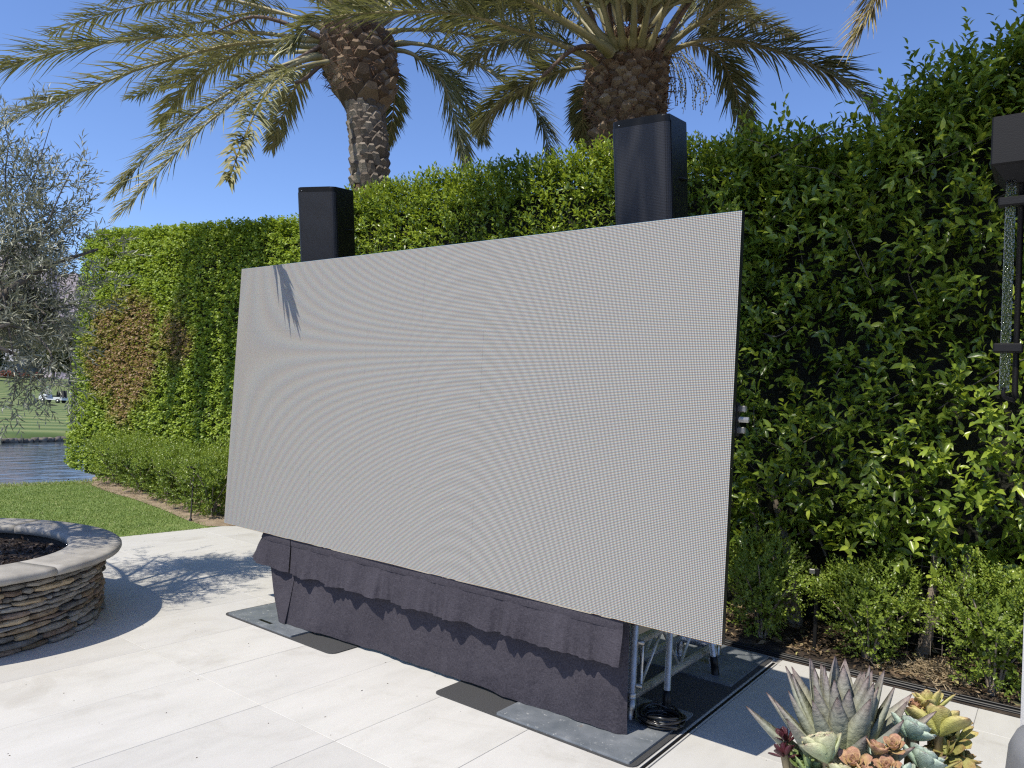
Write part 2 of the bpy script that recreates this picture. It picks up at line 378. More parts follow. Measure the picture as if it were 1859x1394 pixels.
# ------------------------------------------------------------------ leaf builders
LEAF4 = (np.array([[0, 0, 0], [0.5, 0, -0.04], [1.0, 0, -0.10], [0.45, 0.5, 0.05], [0.45, -0.5, 0.05]]),
         np.array([[0, 1, 3], [1, 2, 3], [0, 4, 1], [1, 4, 2]]))
LEAF8 = (np.array([[0, 0, 0], [0.28, 0, -0.05], [0.62, 0, -0.06], [1.0, 0, -0.20],
                   [0.28, 0.42, 0.06], [0.62, 0.40, 0.03], [0.28, -0.42, 0.06], [0.62, -0.40, 0.03]]),
         np.array([[0, 1, 4], [1, 2, 5], [1, 5, 4], [2, 3, 5], [0, 6, 1], [6, 7, 1], [1, 7, 2], [2, 7, 3]]))
LEAF2 = (np.array([[0, 0, 0], [0.5, 0.5, 0], [1.0, 0, 0], [0.5, -0.5, 0]]), np.array([[0, 2, 1], [0, 3, 2]]))
def leaves(P, D, Nn, L, W, shape):
    """one leaf for each row: base P, direction D, upper side Nn, length L, width W"""
    tv, tt = shape
    D = unit(D); S = unit(np.cross(Nn, D)); U = np.cross(D, S)
    L = np.asarray(L)[:, None, None]; W = np.asarray(W)[:, None, None]
    V = (P[:, None, :] + D[:, None, :] * (tv[None, :, 0:1] * L) + S[:, None, :] * (tv[None, :, 1:2] * W)
         + U[:, None, :] * (tv[None, :, 2:3] * L))
    n, k = V.shape[0], V.shape[1]
    T = tt[None] + (np.arange(n) * k)[:, None, None]
    return V.reshape(-1, 3), T.reshape(-1, 3), k
def rand_unit(n):
    v = RNG.normal(size=(n, 3)); return unit(v)
def sprigs(P, A, nleaf, length, leaf_len, leaf_w, spread=0.9, shape=LEAF4, jitter=0.25, up=0.35, droop=0.0):
    """shoots of nleaf leaves along axis A from base P; returns soup arrays + per-vertex sprig random"""
    n = len(P); A = unit(A)
    ref = rand_unit(n); S = unit(np.cross(A, ref)); B = np.cross(A, S)
    Ps, Ds, Ns, Ls, Rs = [], [], [], [], []
    srnd = RNG.random(n)
    length = np.broadcast_to(np.asarray(length, float), (n,))
    for k in range(nleaf):
        t = (k + 0.4) / nleaf
        a = k * 2.4 + RNG.normal(0, 0.3, n)
        rad = S * np.cos(a)[:, None] + B * np.sin(a)[:, None]
        sp = spread * (1.0 - 0.55 * t)
        d = A * math.cos(sp) + rad * math.sin(sp) + RNG.normal(0, jitter, (n, 3)) * 0.6
        d[:, 2] -= droop
        nn = A * 0.8 - rad * 0.5 + np.array([0, 0, up]) + RNG.normal(0, jitter, (n, 3))
        Ps.append(P + A * (length * t)[:, None]); Ds.append(d); Ns.append(nn)
        Ls.append(leaf_len * RNG.uniform(0.7, 1.2, n) * (0.75 + 0.25 * math.sin(math.pi * min(1, t + 0.25))))
        Rs.append(np.clip(0.55 * srnd + 0.25 * t + 0.25 * RNG.random(n), 0, 1))
    Ps = np.concatenate(Ps); Ds = np.concatenate(Ds); Ns = np.concatenate(Ns); Ls = np.concatenate(Ls); Rs = np.concatenate(Rs)
    V, T, k = leaves(Ps, Ds, Ns, Ls, Ls * leaf_w, shape)
    return V, T, np.repeat(Rs, k), Ps
def wobble(P, s=1.0, seed=0.0):
    """smooth pseudo-noise in about -1..1"""
    x, y, z = P[:, 0] * s + seed, P[:, 1] * s - seed, P[:, 2] * s + 2 * seed
    return (np.sin(1.7 * x + 1.1 * np.sin(2.3 * z + y)) + np.sin(2.9 * z + 1.3 * np.sin(1.9 * x + 0.7)) + 0.7 * np.sin(5.1 * x - 4.3 * z + 2.1 * y)
            + 0.5 * np.sin(9.3 * z + 7.7 * x)) / 3.2

# ================================================================== THE SETTING
def sheet(name, pts, mat_, z=0.0, sub=1):
    V = [(x, y, z) for x, y in pts]
    return link(name, pyd(name, V, [tuple(range(len(V)))]), mat_)
ground = sheet('ground', [(-9000, -9000), (9000, -9000), (9000, 9000), (-9000, 9000)], MT['sand'], -1.6)
tag(ground, kind='structure')

# patio of large porcelain tiles
DRAIN_X = -1.50
patio = sheet('patio', [(-8.12, -4.0), (2.4, -4.0), (2.4, 5.34), (-8.12, 5.28)], MT['grout'], -0.006)
tag(patio, kind='structure')
def tile_mesh(w, d):
    bm = box_bm(bmesh.new(), (0, 0, -0.0075), (w, d, 0.015), 0.0015)
    me = bm_mesh('tile', bm); me.materials.append(MT['tile']); return me
_tiles = {}
def put_tile(x0, x1, y0, y1):
    w, d = round(x1 - x0, 4), round(y1 - y0, 4)
    if w < 0.03 or d < 0.03: return
    k = (w, d)
    if k not in _tiles: _tiles[k] = tile_mesh(w, d)
    o = link('tile', _tiles[k], None, patio); o.location = ((x0 + x1) / 2, (y0 + y1) / 2, random.uniform(-0.0006, 0.0006))
G2 = 0.0011
xl = [-2.127 + 0.6 * k for k in range(-11, 8)]
def tile_field(X0, X1, ylines, Ymin, Ymax):
    xs = sorted({X0, X1, *[x for x in xl if X0 + 0.02 < x < X1 - 0.02]})
    ys = sorted({Ymin, Ymax, *[y for y in ylines if Ymin + 0.02 < y < Ymax - 0.02]})
    for a, b in zip(xs, xs[1:]):
        for c, d in zip(ys, ys[1:]):
            put_tile(a + G2, b - G2, c + G2, d - G2)
tile_field(-8.12, DRAIN_X - 0.022, [2.403 + 1.2 * k for k in range(-5, 4)], -3.0, 5.29)
tile_field(DRAIN_X + 0.022, 2.4, [4.915 - 1.2 * k for k in range(0, 7)], -3.0, 5.33)
dr = box('drain_channel', (DRAIN_X, 1.2, -0.0035), (0.018, 8.0, 0.006), MT['black_metal'], patio)
for s in (-1, 1): box('drain_edge', (DRAIN_X + s * 0.0145, 1.2, -0.002), (0.008, 8.0, 0.009), MT['tile'], patio)
# dust, grit and fallen crumbs lying on the tiles
def scatter_bits(name, xr, yr, n, z, size, mat_, label, cat, flat=0.4):
    S = Soup()
    oct_v = np.array([[1, 0, 0], [-1, 0, 0], [0, 1, 0], [0, -1, 0], [0, 0, 1], [0, 0, -1]], float)
    oct_t = np.array([[0, 2, 4], [2, 1, 4], [1, 3, 4], [3, 0, 4], [2, 0, 5], [1, 2, 5], [3, 1, 5], [0, 3, 5]])
    for i in range(n):
        x, y = RNG.uniform(*xr), RNG.uniform(*yr)
        s = size * RNG.uniform(0.5, 1.4); a = RNG.uniform(0, 6.28)
        v = oct_v * np.array([s * RNG.uniform(0.8, 2.0), s, s * flat])
        v = v @ np.array([[math.cos(a), math.sin(a), 0], [-math.sin(a), math.cos(a), 0], [0, 0, 1]])
        S.add(v + np.array([x, y, z + s * flat * 0.6]), oct_t, RNG.random())
    o = link(name, S.mesh(name, False), mat_)
    return tag(o, label, cat, kind='stuff')
MT['debris'] = mat('debris', [(0.3, (0.03, 0.02, 0.012)), (0.7, (0.10, 0.07, 0.04))], 40, 0.9)
scatter_bits('patio_debris', (-7.8, 0.6), (0.4, 5.2), 330, 0.0, 0.0032, MT['debris'], 'tiny dark crumbs and seeds scattered over the pale patio tiles', 'debris')

# lawn beside the patio, its bank down to the pond
BED = [(-13.6, 6.05), (-12.5, 5.55), (-11.6, 5.42), (-10.6, 5.36), (-9.6, 5.22), (-8.8, 5.06), (-8.12, 4.99)]
lx = np.linspace(-13.9, -8.125, 40); ly = np.linspace(-6, 6.6, 60)
V = []; Fc = []
for y in ly:
    for x in lx:
        edge = -12.95 + 0.12 * math.sin(y * 2.1)
        z = -0.004 if x > edge else -0.004 - (edge - x) * 1.5
        V.append((x, y, z + 0.006 * math.sin(3 * x + y) * math.cos(2 * y)))
for j in range(len(ly) - 1):
    for i in range(len(lx) - 1):
        a = j * len(lx) + i; Fc.append((a, a + 1, a + 1 + len(lx), a + len(lx)))
lawn = link('lawn', pyd('lawn', V, Fc, True), MT['turf']); tag(lawn, kind='structure')
def bed_y(x): return np.interp(x, [p[0] for p in BED], [p[1] for p in BED])
n = 120000
gx = RNG.uniform(-13.05, -8.10, n); gy = RNG.uniform(0.2, 6.0, n)
keep = gy < bed_y(gx) + RNG.normal(0, 0.07, n)
gx, gy = gx[keep], gy[keep]; n = len(gx)
P = np.stack([gx, gy, np.full(n, -0.004)], 1)
D = np.array([0, 0, 0.7]) + RNG.normal(0, 0.6, (n, 3)); D[:, 2] = np.abs(D[:, 2]) * 0.8 + 0.1
Lg = RNG.uniform(0.014, 0.036, n); far = gx < -12.75; Lg[far] *= 2.2
V, T, k = leaves(P, D, np.array([0, -0.4, 1.0]) + RNG.normal(0, 0.5, (n, 3)), Lg, np.full(n, 0.007), LEAF2)
r = np.clip(RNG.beta(2, 2.6, n) + 0.18 * wobble(P, 2.0), 0, 0.92); r[RNG.random(n) < 0.018] = 1.0; r[far] = np.clip(r[far] + 0.3, 0, 1)
lg = link('lawn_grass', tri_mesh('lawn_grass', V, T, {'rnd': np.repeat(r, k)}), MT['grass'])
tag(lg, 'short bright green turf between the patio edge and the pond', 'grass', kind='stuff')

# planting beds in front of the hedges
V = []; Fc = []
bx = np.linspace(-13.6, 2.4, 90); bys = np.linspace(0, 1, 14)
for x in bx:
    y0 = (bed_y(x) - 0.02) if x < -8.12 else 5.30
    for t in bys:
        y = y0 + (7.6 - y0) * t
        z = 0.004 + 0.05 * min(1, t * 5) * (0.6 + 0.4 * math.sin(5 * x + 3 * t) * math.cos(9 * t + x * 2.3)) + random.uniform(-0.008, 0.008) * (t > 0)
        V.append((x, y, z))
nb = len(bys)
for i in range(len(bx) - 1):
    for j in range(nb - 1):
        a = i * nb + j; Fc.append((a, a + nb, a + nb + 1, a + 1))
bed_left = [f for f in Fc if V[f[0]][0] < -7.3]; bed_right = [f for f in Fc if V[f[0]][0] >= -7.3]
def submesh(name, V, Fs, m):
    ids = sorted({i for f in Fs for i in f}); mp = {v: i for i, v in enumerate(ids)}
    return link(name, pyd(name, [V[i] for i in ids], [tuple(mp[i] for i in f) for f in Fs], True), m)
tag(submesh('sandy_bed', V, bed_left, MT['sand']), kind='structure')
tag(submesh('planting_bed', V, bed_right, MT['soil']), kind='structure')
MT['litter'] = leaf_mat('leaf_litter', [(0.0, (0.05, 0.032, 0.02)), (0.5, (0.16, 0.11, 0.065)), (0.85, (0.33, 0.25, 0.15)), (1.0, (0.42, 0.40, 0.16))], 0.7, 0.1, (0.3, 0.25, 0.1), 0.2)
def litter(name, xr, yr, n, size, label, z=0.05):
    P = np.stack([RNG.uniform(*xr, n), RNG.uniform(*yr, n), np.full(n, z) + RNG.uniform(-0.01, 0.02, n)], 1)
    D = RNG.normal(0, 1, (n, 3)); D[:, 2] *= 0.25
    Nn = np.array([0, 0, 1.0]) + RNG.normal(0, 0.5, (n, 3))
    L = size * RNG.uniform(0.4, 1.3, n)
    V, T, k = leaves(P, D, Nn, L, L * RNG.uniform(0.2, 0.5, n), LEAF4)
    o = link(name, tri_mesh(name, V, T, {'rnd': np.repeat(RNG.random(n), k)}), MT['litter'])
    return tag(o, label, 'leaf litter', kind='stuff')
litter('leaf_litter', (-2.3, 1.2), (5.42, 6.3), 2600, 0.055, 'dry fallen leaves and twigs on the dark soil under the ficus hedge')
litter('leaf_litter', (-13, -8.2), (5.3, 6.2), 1500, 0.035, 'pale dry leaf crumbs on the sandy bed under the boxwoods', 0.045)
# heap of tan clippings between the right-hand shrubs
hp = on_ground(1690, 1237)
n = 1500; a = RNG.uniform(0, 6.28, n); rr = np.abs(RNG.normal(0, 0.13, n))
P = np.stack([hp[0] + rr * np.cos(a) * 1.3, hp[1] + 0.05 + rr * np.sin(a), 0.04 + np.maximum(0, 0.07 - rr * 0.25) * RNG.random(n)], 1)
D = RNG.normal(0, 1, (n, 3)); D[:, 2] *= 0.3
V, T, k = leaves(P, D, rand_unit(n), RNG.uniform(0.03, 0.09, n), np.full(n, 0.006), LEAF2)
MT['clip'] = leaf_mat('dry_clippings', [(0.0, (0.20, 0.15, 0.09)), (1.0, (0.46, 0.37, 0.24))], 0.8, 0.1, (0.3, 0.25, 0.1), 0.2)
o = link('dry_clippings', tri_mesh('dry_clippings', V, T, {'rnd': np.repeat(RNG.random(n), k)}), MT['clip'])
tag(o, 'small heap of tan dry clippings on the bed behind the agave', 'clippings', kind='stuff')

# pond
def water_material():
    m, nt, b = new_mat('pond_water')
    b.inputs['Base Color'].default_value = (0.06, 0.078, 0.088, 1); b.inputs['Roughness'].default_value = 0.06
    b.inputs['Specular IOR Level'].default_value = 0.6
    n1 = noise(nt, 1.6, 3, 0.5, stretch=(1.6, 0.55, 1)); n2 = noise(nt, 6.5, 3, 0.5, stretch=(1.6, 0.5, 1))
    nt.links.new(bump(nt, n2, 0.07, 0.05, bump(nt, n1, 0.12, 0.2)), b.inputs['Normal'])
    return m
pond = sheet('pond', [(-60, -80), (-13.2, -80), (-13.2, 120), (-60, 120)], water_material(), -0.9)
tag(pond, kind='structure')

# golf course rising from the far bank
def fairway_material():
    m, nt, b = new_mat('mown_fairway')
    tc = node(nt, 'ShaderNodeTexCoord')
    w = node(nt, 'ShaderNodeTexWave'); w.inputs['Scale'].default_value = 0.085; w.inputs['Distortion'].default_value = 2.5; w.inputs['Detail'].default_value = 2
    mp = node(nt, 'ShaderNodeMapping'); mp.inputs['Rotation'].default_value = (0, 0, 0.32)
    nt.links.new(tc.outputs['Object'], mp.inputs[0]); nt.links.new(mp.outputs[0], w.inputs[0])
    n1 = noise(nt, 0.06, 5)
    mx = node(nt, 'ShaderNodeMix'); mx.inputs[0].default_value = 0.55; nt.links.new(w.outputs['Fac'], mx.inputs[2]); nt.links.new(n1, mx.inputs[3])
    nt.links.new(ramp(nt, mx.outputs[0], [(0.25, (0.075, 0.115, 0.035)), (0.5, (0.125, 0.165, 0.055)), (0.75, (0.20, 0.215, 0.085))]), b.inputs['Base Color'])
    b.inputs['Roughness'].default_value = 0.9; b.inputs['Specular IOR Level'].default_value = 0.2
    return m
MT['fairway'] = fairway_material()
def bank_x(y): return np.clip(-33.2 - 0.40 * (y - 11), -58, -24)
us = np.array([0, 0.4, 0.8, 2, 5, 10, 16, 24, 32, 40, 48, 54, 60, 66, 72, 78, 90, 110, 130, 150, 200, 300, 500])
zs = np.array([-1.2, -0.75, -0.6, -0.57, -0.6, -0.66, -0.62, -0.6, -0.58, -0.6, -0.6, -0.45, -0.2, 0.1, 0.35, 0.6, 1.0, 1.5, 2.0, 2.45, 2.8, 3.2, 3.5])
yy = np.linspace(-150, 260, 42); V = []; Fc = []
for y in yy:
    for u, z in zip(us, zs): V.append((bank_x(y) - u, y, z))
nu = len(us)
for j in range(len(yy) - 1):
    for i in range(nu - 1):
        a = j * nu + i; Fc.append((a, a + 1, a + 1 + nu, a + nu))
golf = link('golf_course', pyd('golf_course', V, Fc, True), MT['fairway']); tag(golf, kind='structure')
# ragged stone lip on the far bank
MT['edge_stone'] = mat('bank_stone', [(0.3, (0.07, 0.06, 0.05)), (0.7, (0.22, 0.19, 0.16))], 3, 0.9)
S = Soup()
for i in range(260):
    y = -12 + i * 0.2 + random.uniform(-0.05, 0.05); s = random.uniform(0.07, 0.15)
    bmv = np.array([[sx, sy, sz] for sx in (-1, 1) for sy in (-1, 1) for sz in (-1, 1)], float) * [s, s, s * 0.8] + RNG.normal(0, 0.03, (8, 3))
    bt = np.array([[0, 1, 3], [0, 3, 2], [4, 6, 7], [4, 7, 5], [0, 4, 5], [0, 5, 1], [2, 3, 7], [2, 7, 6], [0, 2, 6], [0, 6, 4], [1, 5, 7], [1, 7, 3]])
    S.add(bmv + np.array([float(bank_x(y)) - 0.1, y, -0.84]), bt)
o = link('bank_stones', S.mesh('bank_stones', False), MT['edge_stone']); tag(o, 'dark ragged line of stones along the far bank of the pond', 'stones', kind='stuff')

# desert mountains; distance haze is put into the purple rock colour
MT['rock'] = mat('hazy_rock', [(0.3, (0.20, 0.175, 0.19)), (0.7, (0.34, 0.30, 0.31))], 0.004, 0.95, bmp=1.0, bscale=0.02, bdist=40)
V = []; Fc = []; na = 160
for i in range(na):
    a = math.radians(90 + 150 * i / (na - 1))
    h = 0.72 * (520 + 170 * math.sin(a * 9.1 + 1) + 90 * math.sin(a * 23) + 45 * math.sin(a * 51 + 2)) + random.uniform(-12, 12)
    for rr_, hh in ((3200, -2), (3420, h * 0.34), (3560, h * 0.62), (3800, h), (4600, 0)):
        jit = random.uniform(-60, 60)
        V.append(((rr_ + jit) * math.cos(a), (rr_ + jit) * math.sin(a), hh * random.uniform(0.93, 1.06)))
for i in range(na - 1):
    for j in range(4):
        a = i * 5 + j; Fc.append((a, a + 5, a + 6, a + 1))
tag(link('mountains', pyd('mountains', V, Fc, False), MT['rock']), kind='structure')

# ================================================================== FAR THINGS ON THE GOLF COURSE
right = Vector((ROT[0][0], ROT[1][0], 0)).normalized()
heading = math.atan2(-right.y, -right.x)
MT['cart_white'] = mat('cart_paint', [(0.3, (0.66, 0.66, 0.66)), (0.7, (0.74, 0.74, 0.74))], 3, 0.3)
MT['tyre'] = mat('tyre', [(0.3, (0.012, 0.012, 0.012)), (0.7, (0.03, 0.03, 0.03))], 20, 0.8)
MT['glass'] = None
def glass_material():
    m, nt, b = new_mat('clear_glass'); b.inputs['Base Color'].default_value = (0.85, 0.9, 0.9, 1)
    b.inputs['Transmission Weight'].default_value = 1.0; b.inputs['Roughness'].default_value = 0.05; b.inputs['IOR'].default_value = 1.3
    return m
MT['glass'] = glass_material()
cp = on_ground(97, 731, -0.6)
cart = thing('golf_cart', 'white golf cart with dark roof parked on the fairway beyond the pond', 'golf cart', (cp[0], cp[1], -0.6))
cart.rotation_euler = (0, 0, heading)
bm = bmesh.new()
prof = [(1.25, 0.30), (1.28, 0.55), (1.10, 0.78), (0.62, 0.92), (0.50, 0.80), (0.42, 0.42), (-0.25, 0.40), (-0.30, 0.62), (-1.15, 0.66), (-1.20, 0.32)]
vs1 = [bm.verts.new((x, -0.56, z)) for x, z in prof]; vs2 = [bm.verts.new((x, 0.56, z)) for x, z in prof]
bm.faces.new(vs1); bm.faces.new(vs2[::-1])
for i in range(len(prof)): bm.faces.new((vs1[i], vs1[(i + 1) % len(prof)], vs2[(i + 1) % len(prof)], vs2[i]))
link('body', bm_mesh('body', bm), MT['cart_white'], cart)
box('roof', (0.05, 0, 1.86), (1.75, 1.2, 0.07), MT['black_plastic'], cart, 0.03)
for x0, x1, s in ((0.62, 0.72, 1), (0.62, 0.72, -1), (-0.75, -0.72, 1), (-0.75, -0.72, -1)):
    tube('roof_post', [(x0, s * 0.52, 0.85), (x1, s * 0.5, 1.84)], 0.022, MT['black_metal'], cart, 6)
bm = bmesh.new(); box_bm(bm, (0.66, 0, 1.32), (0.02, 1.0, 0.86), 0, Matrix.Rotation(0.12, 3, 'Y'))
link('windshield', bm_mesh('windshield', bm), MT['glass'], cart)
box('seat', (-0.35, 0, 0.72), (0.5, 1.05, 0.14), MT['black_plastic'], cart, 0.03)
box('backrest', (-0.62, 0, 1.02), (0.12, 1.05, 0.48), MT['black_plastic'], cart, 0.04)
for s in (-0.25, 0.25):
    tube('golf_bag', [(-1.15, s, 0.55), (-1.02, s, 1.35)], [0.13, 0.15], MT['tyre'], cart, 8)
for x in (0.82, -0.78):
    for s in (-1, 1):
        w = tube('wheel', [(x, s * 0.44, 0.23), (x, s * 0.60, 0.23)], 0.23, MT['tyre'], cart, 14)
        tube('rim', [(x, s * 0.46, 0.23), (x, s * 0.607, 0.23)], 0.11, MT['alu'], w, 10)
tube('steering_wheel', [(0.36 + 0.05 * math.cos(a), 0.28 + 0.17 * math.sin(a), 1.0 + 0.15 * math.cos(a)) for a in np.linspace(0, 6.28, 14)], 0.015, MT['black_plastic'], cart, 6)

# standing golfer in white
MT['white_cloth'] = mat('white_shirt', [(0.3, (0.66, 0.66, 0.64)), (0.7, (0.76, 0.76, 0.75))], 20, 0.9)
MT['skin'] = mat('skin', [(0.3, (0.34, 0.20, 0.14)), (0.7, (0.42, 0.26, 0.19))], 20, 0.6)
MT['grey_trousers'] = mat('grey_trousers', [(0.3, (0.13, 0.13, 0.14)), (0.7, (0.2, 0.2, 0.21))], 20, 0.9)
gp = on_ground(129, 733, -0.6)
def person(name, label, loc, rotz):
    root = thing(name, label, 'person', loc); root.rotation_euler = (0, 0, rotz)
    J = [(0, 0, .95), (0, 0, 1.18), (0, 0, 1.42), (0, 0, 1.53), (0, .02, 1.66), (0, .0, 1.76),
         (.09, 0, .9), (.11, .02, .5), (.11, -.02, .08), (.12, .12, .03), (-.09, 0, .9), (-.11, -.02, .5), (-.11, 0, .08), (-.12, .13, .03),
         (.19, 0, 1.40), (.27, .03, 1.14), (.24, .17, .98), (.22, .22, .91), (-.19, 0, 1.40), (-.27, .0, 1.13), (-.25, .08, .92), (-.25, .11, .84)]
    Rd = [.15, .14, .16, .055, .095, .075, .095, .062, .042, .035, .095, .062, .042, .035, .06, .045, .034, .03, .06, .045, .034, .03]
    E_ = [(0, 1), (1, 2), (2, 3), (3, 4), (4, 5), (0, 6), (6, 7), (7, 8), (8, 9), (0, 10), (10, 11), (11, 12), (12, 13), (2, 14), (14, 15), (15, 16), (16, 17), (2, 18), (18, 19), (19, 20), (20, 21)]
    me = bpy.data.meshes.new('body'); me.from_pydata(J, E_, [])
    o = link('body', me, None, root)
    for m in ('skin', 'white_cloth', 'grey_trousers'): me.materials.append(MT[m])
    sk = o.modifiers.new('skin', 'SKIN')
    for i, v in enumerate(me.skin_vertices[0].data): v.radius = (Rd[i], Rd[i] * (0.72 if i in (0, 1, 2) else 1)); v.use_root = (i == 0)
    ss = o.modifiers.new('sub', 'SUBSURF'); ss.levels = 1; ss.render_levels = 1
    dg = bpy.context.evaluated_depsgraph_get(); me2 = bpy.data.meshes.new_from_object(o.evaluated_get(dg))
    o.modifiers.clear(); o.data = me2
    if len(me2.materials) < 3:
        me2.materials.clear()
        for m in ('skin', 'white_cloth', 'grey_trousers'): me2.materials.append(MT[m])
    for p in me2.polygons:
        z = p.center.z; x = abs(p.center.x); p.use_smooth = True
        p.material_index = 0 if z > 1.47 else (2 if (z < 0.98 and x < 0.2) else (1 if (x < 0.24 or z > 1.16) else 0))
    lathe('hat', [(0.001, 1.83), (0.075, 1.82), (0.10, 1.75), (0.105, 1.71), (0.17, 1.69), (0.105, 1.70)], MT['white_cloth'], root, 14)
    return root
person('person', 'golfer in white shirt and white hat standing behind the golf cart', (gp[0], gp[1], -0.6), heading + 1.2)

# house behind the fairway
MT['house_wall'] = mat('house_wall', [(0.3, (0.14, 0.15, 0.17)), (0.7, (0.19, 0.20, 0.22))], 0.6, 0.9)
MT['house_roof'] = mat('house_roof', [(0.3, (0.20, 0.20, 0.21)), (0.7, (0.28, 0.28, 0.29))], 1.5, 0.9)
MT['house_glass'] = mat('window_glass', [(0.3, (0.02, 0.025, 0.03)), (0.7, (0.05, 0.06, 0.07))], 1, 0.15)
hs = thing('house', 'low grey house with pale gabled roof behind the fairway', 'house', (-181, 61, 2.2)); hs.rotation_euler = (0, 0, heading + math.pi)
box('wall', (-3, 0, 1.6), (15, 9, 3.3), MT['house_wall'], hs)
bm = bmesh.new()
a = [bm.verts.new(v) for v in [(-11, -5.2, 3.2), (5, -5.2, 3.2), (5, 5.2, 3.2), (-11, 5.2, 3.2), (-8.5, 0, 6.0), (2.5, 0, 6.0)]]
for f in ((0, 1, 5, 4), (2, 3, 4, 5), (1, 2, 5), (3, 0, 4), (0, 3, 2, 1)): bm.faces.new([a[i] for i in f])
link('roof', bm_mesh('roof', bm), MT['house_roof'], hs)
for x in (-8.5, -5.0, -1.0, 2.2):
    w = box('window', (x, -4.53, 1.7), (1.6, 0.1, 1.7), MT['cart_white'], hs)
    box('pane', (x, -4.60, 1.7), (1.36, 0.06, 1.46), MT['house_glass'], w)
box('door', (0.7, -4.53, 1.2), (1.0, 0.1, 2.1), MT['house_glass'], hs)
MT['red_leaf'] = leaf_mat('red_shrub_leaf', [(0.0, (0.22, 0.06, 0.035)), (1.0, (0.42, 0.14, 0.08))], 0.6, 0.2, (0.4, 0.1, 0.05), 0.2)
def blob_leaves(centre, rad, n, size, seed=0.0, shell=0.45):
    d = rand_unit(n); r_ = (shell + (1 - shell) * RNG.random(n) ** 0.6)[:, None]
    bul = 1 + 0.22 * wobble(d * 2.2 + seed, 1.3, seed)[:, None]
    P = np.asarray(centre) + d * r_ * np.asarray(rad) * bul
    L = size * RNG.uniform(0.6, 1.3, n)
    V, T, k = leaves(P, rand_unit(n), d + RNG.normal(0, 0.5, (n, 3)), L, L * 0.7, LEAF2)
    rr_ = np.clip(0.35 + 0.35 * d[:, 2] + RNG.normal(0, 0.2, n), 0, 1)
    return V, T, np.repeat(rr_, k)
bp = np.array([-172, 61.5, 2.2])
for i, off in enumerate((-2.6, 1.2)):
    b_ = thing('flowering_shrub', ('left' if i == 0 else 'right') + ' one of two low rust red shrubs before the grey house', 'shrub', (bp[0] + off * 0.35, bp[1] + off, 2.2), 'red shrubs by the house')
    V, T, r = blob_leaves((0, 0, 0.55), (1.0, 1.9, 0.65), 1400, 0.28, i)
    link('foliage', tri_mesh('foliage', V, T, {'rnd': r}), MT['red_leaf'], b_)['kind'] = 'stuff'
far_spec = [(100, 640, 168, 4.0, 5.2, 'broad dark tree just right of the grey house'), (132, 628, 150, 4.4, 6.2, 'tall dark tree beside the edge of the creeper hedge'),
            (72, 632, 186, 4.5, 5.0, 'brownish tree rising behind the grey house roof'), (-40, 640, 150, 4.2, 5.6, 'dark tree past the left end of the grey house'),
            (28, 632, 200, 5.0, 5.6, 'rounded tree standing behind the ridge of the grey house')]
for i, (px, py, dep, rx, rz, lab) in enumerate(far_spec):
    c = at_depth(px, py, dep * 0.86); zb = 1.5 if dep < 170 else 2.3
    t = thing('far_tree', lab, 'tree', (c[0], c[1], zb), 'trees beyond the fairway')
    V, T, r = blob_leaves((0, 0, max(4.0, c[2] - zb)), (rx, rx, rz * 0.75), 5200, 0.62, i * 1.7, 0.35)
    cr = link('crown', tri_mesh('crown', V, T, {'rnd': r}), MT['far_leaf'], t); cr['kind'] = 'stuff'
    S = Soup().tube([(0, 0, -0.3), (0.1, 0, 1.8), (0.0, 0.1, 4.2)], [0.32, 0.24, 0.14], 7)
    for k in range(5):
        a = k * 1.3; S.tube([(0, 0, 1.9 + 0.2 * k), (1.2 * math.cos(a), 1.2 * math.sin(a), 3.6 + 0.3 * k), (2.2 * math.cos(a), 2.2 * math.sin(a), 4.8 + 0.3 * k)], [0.13, 0.09, 0.04], 5)
    link('trunk', S.mesh('trunk'), MT['olive_bark'], t)

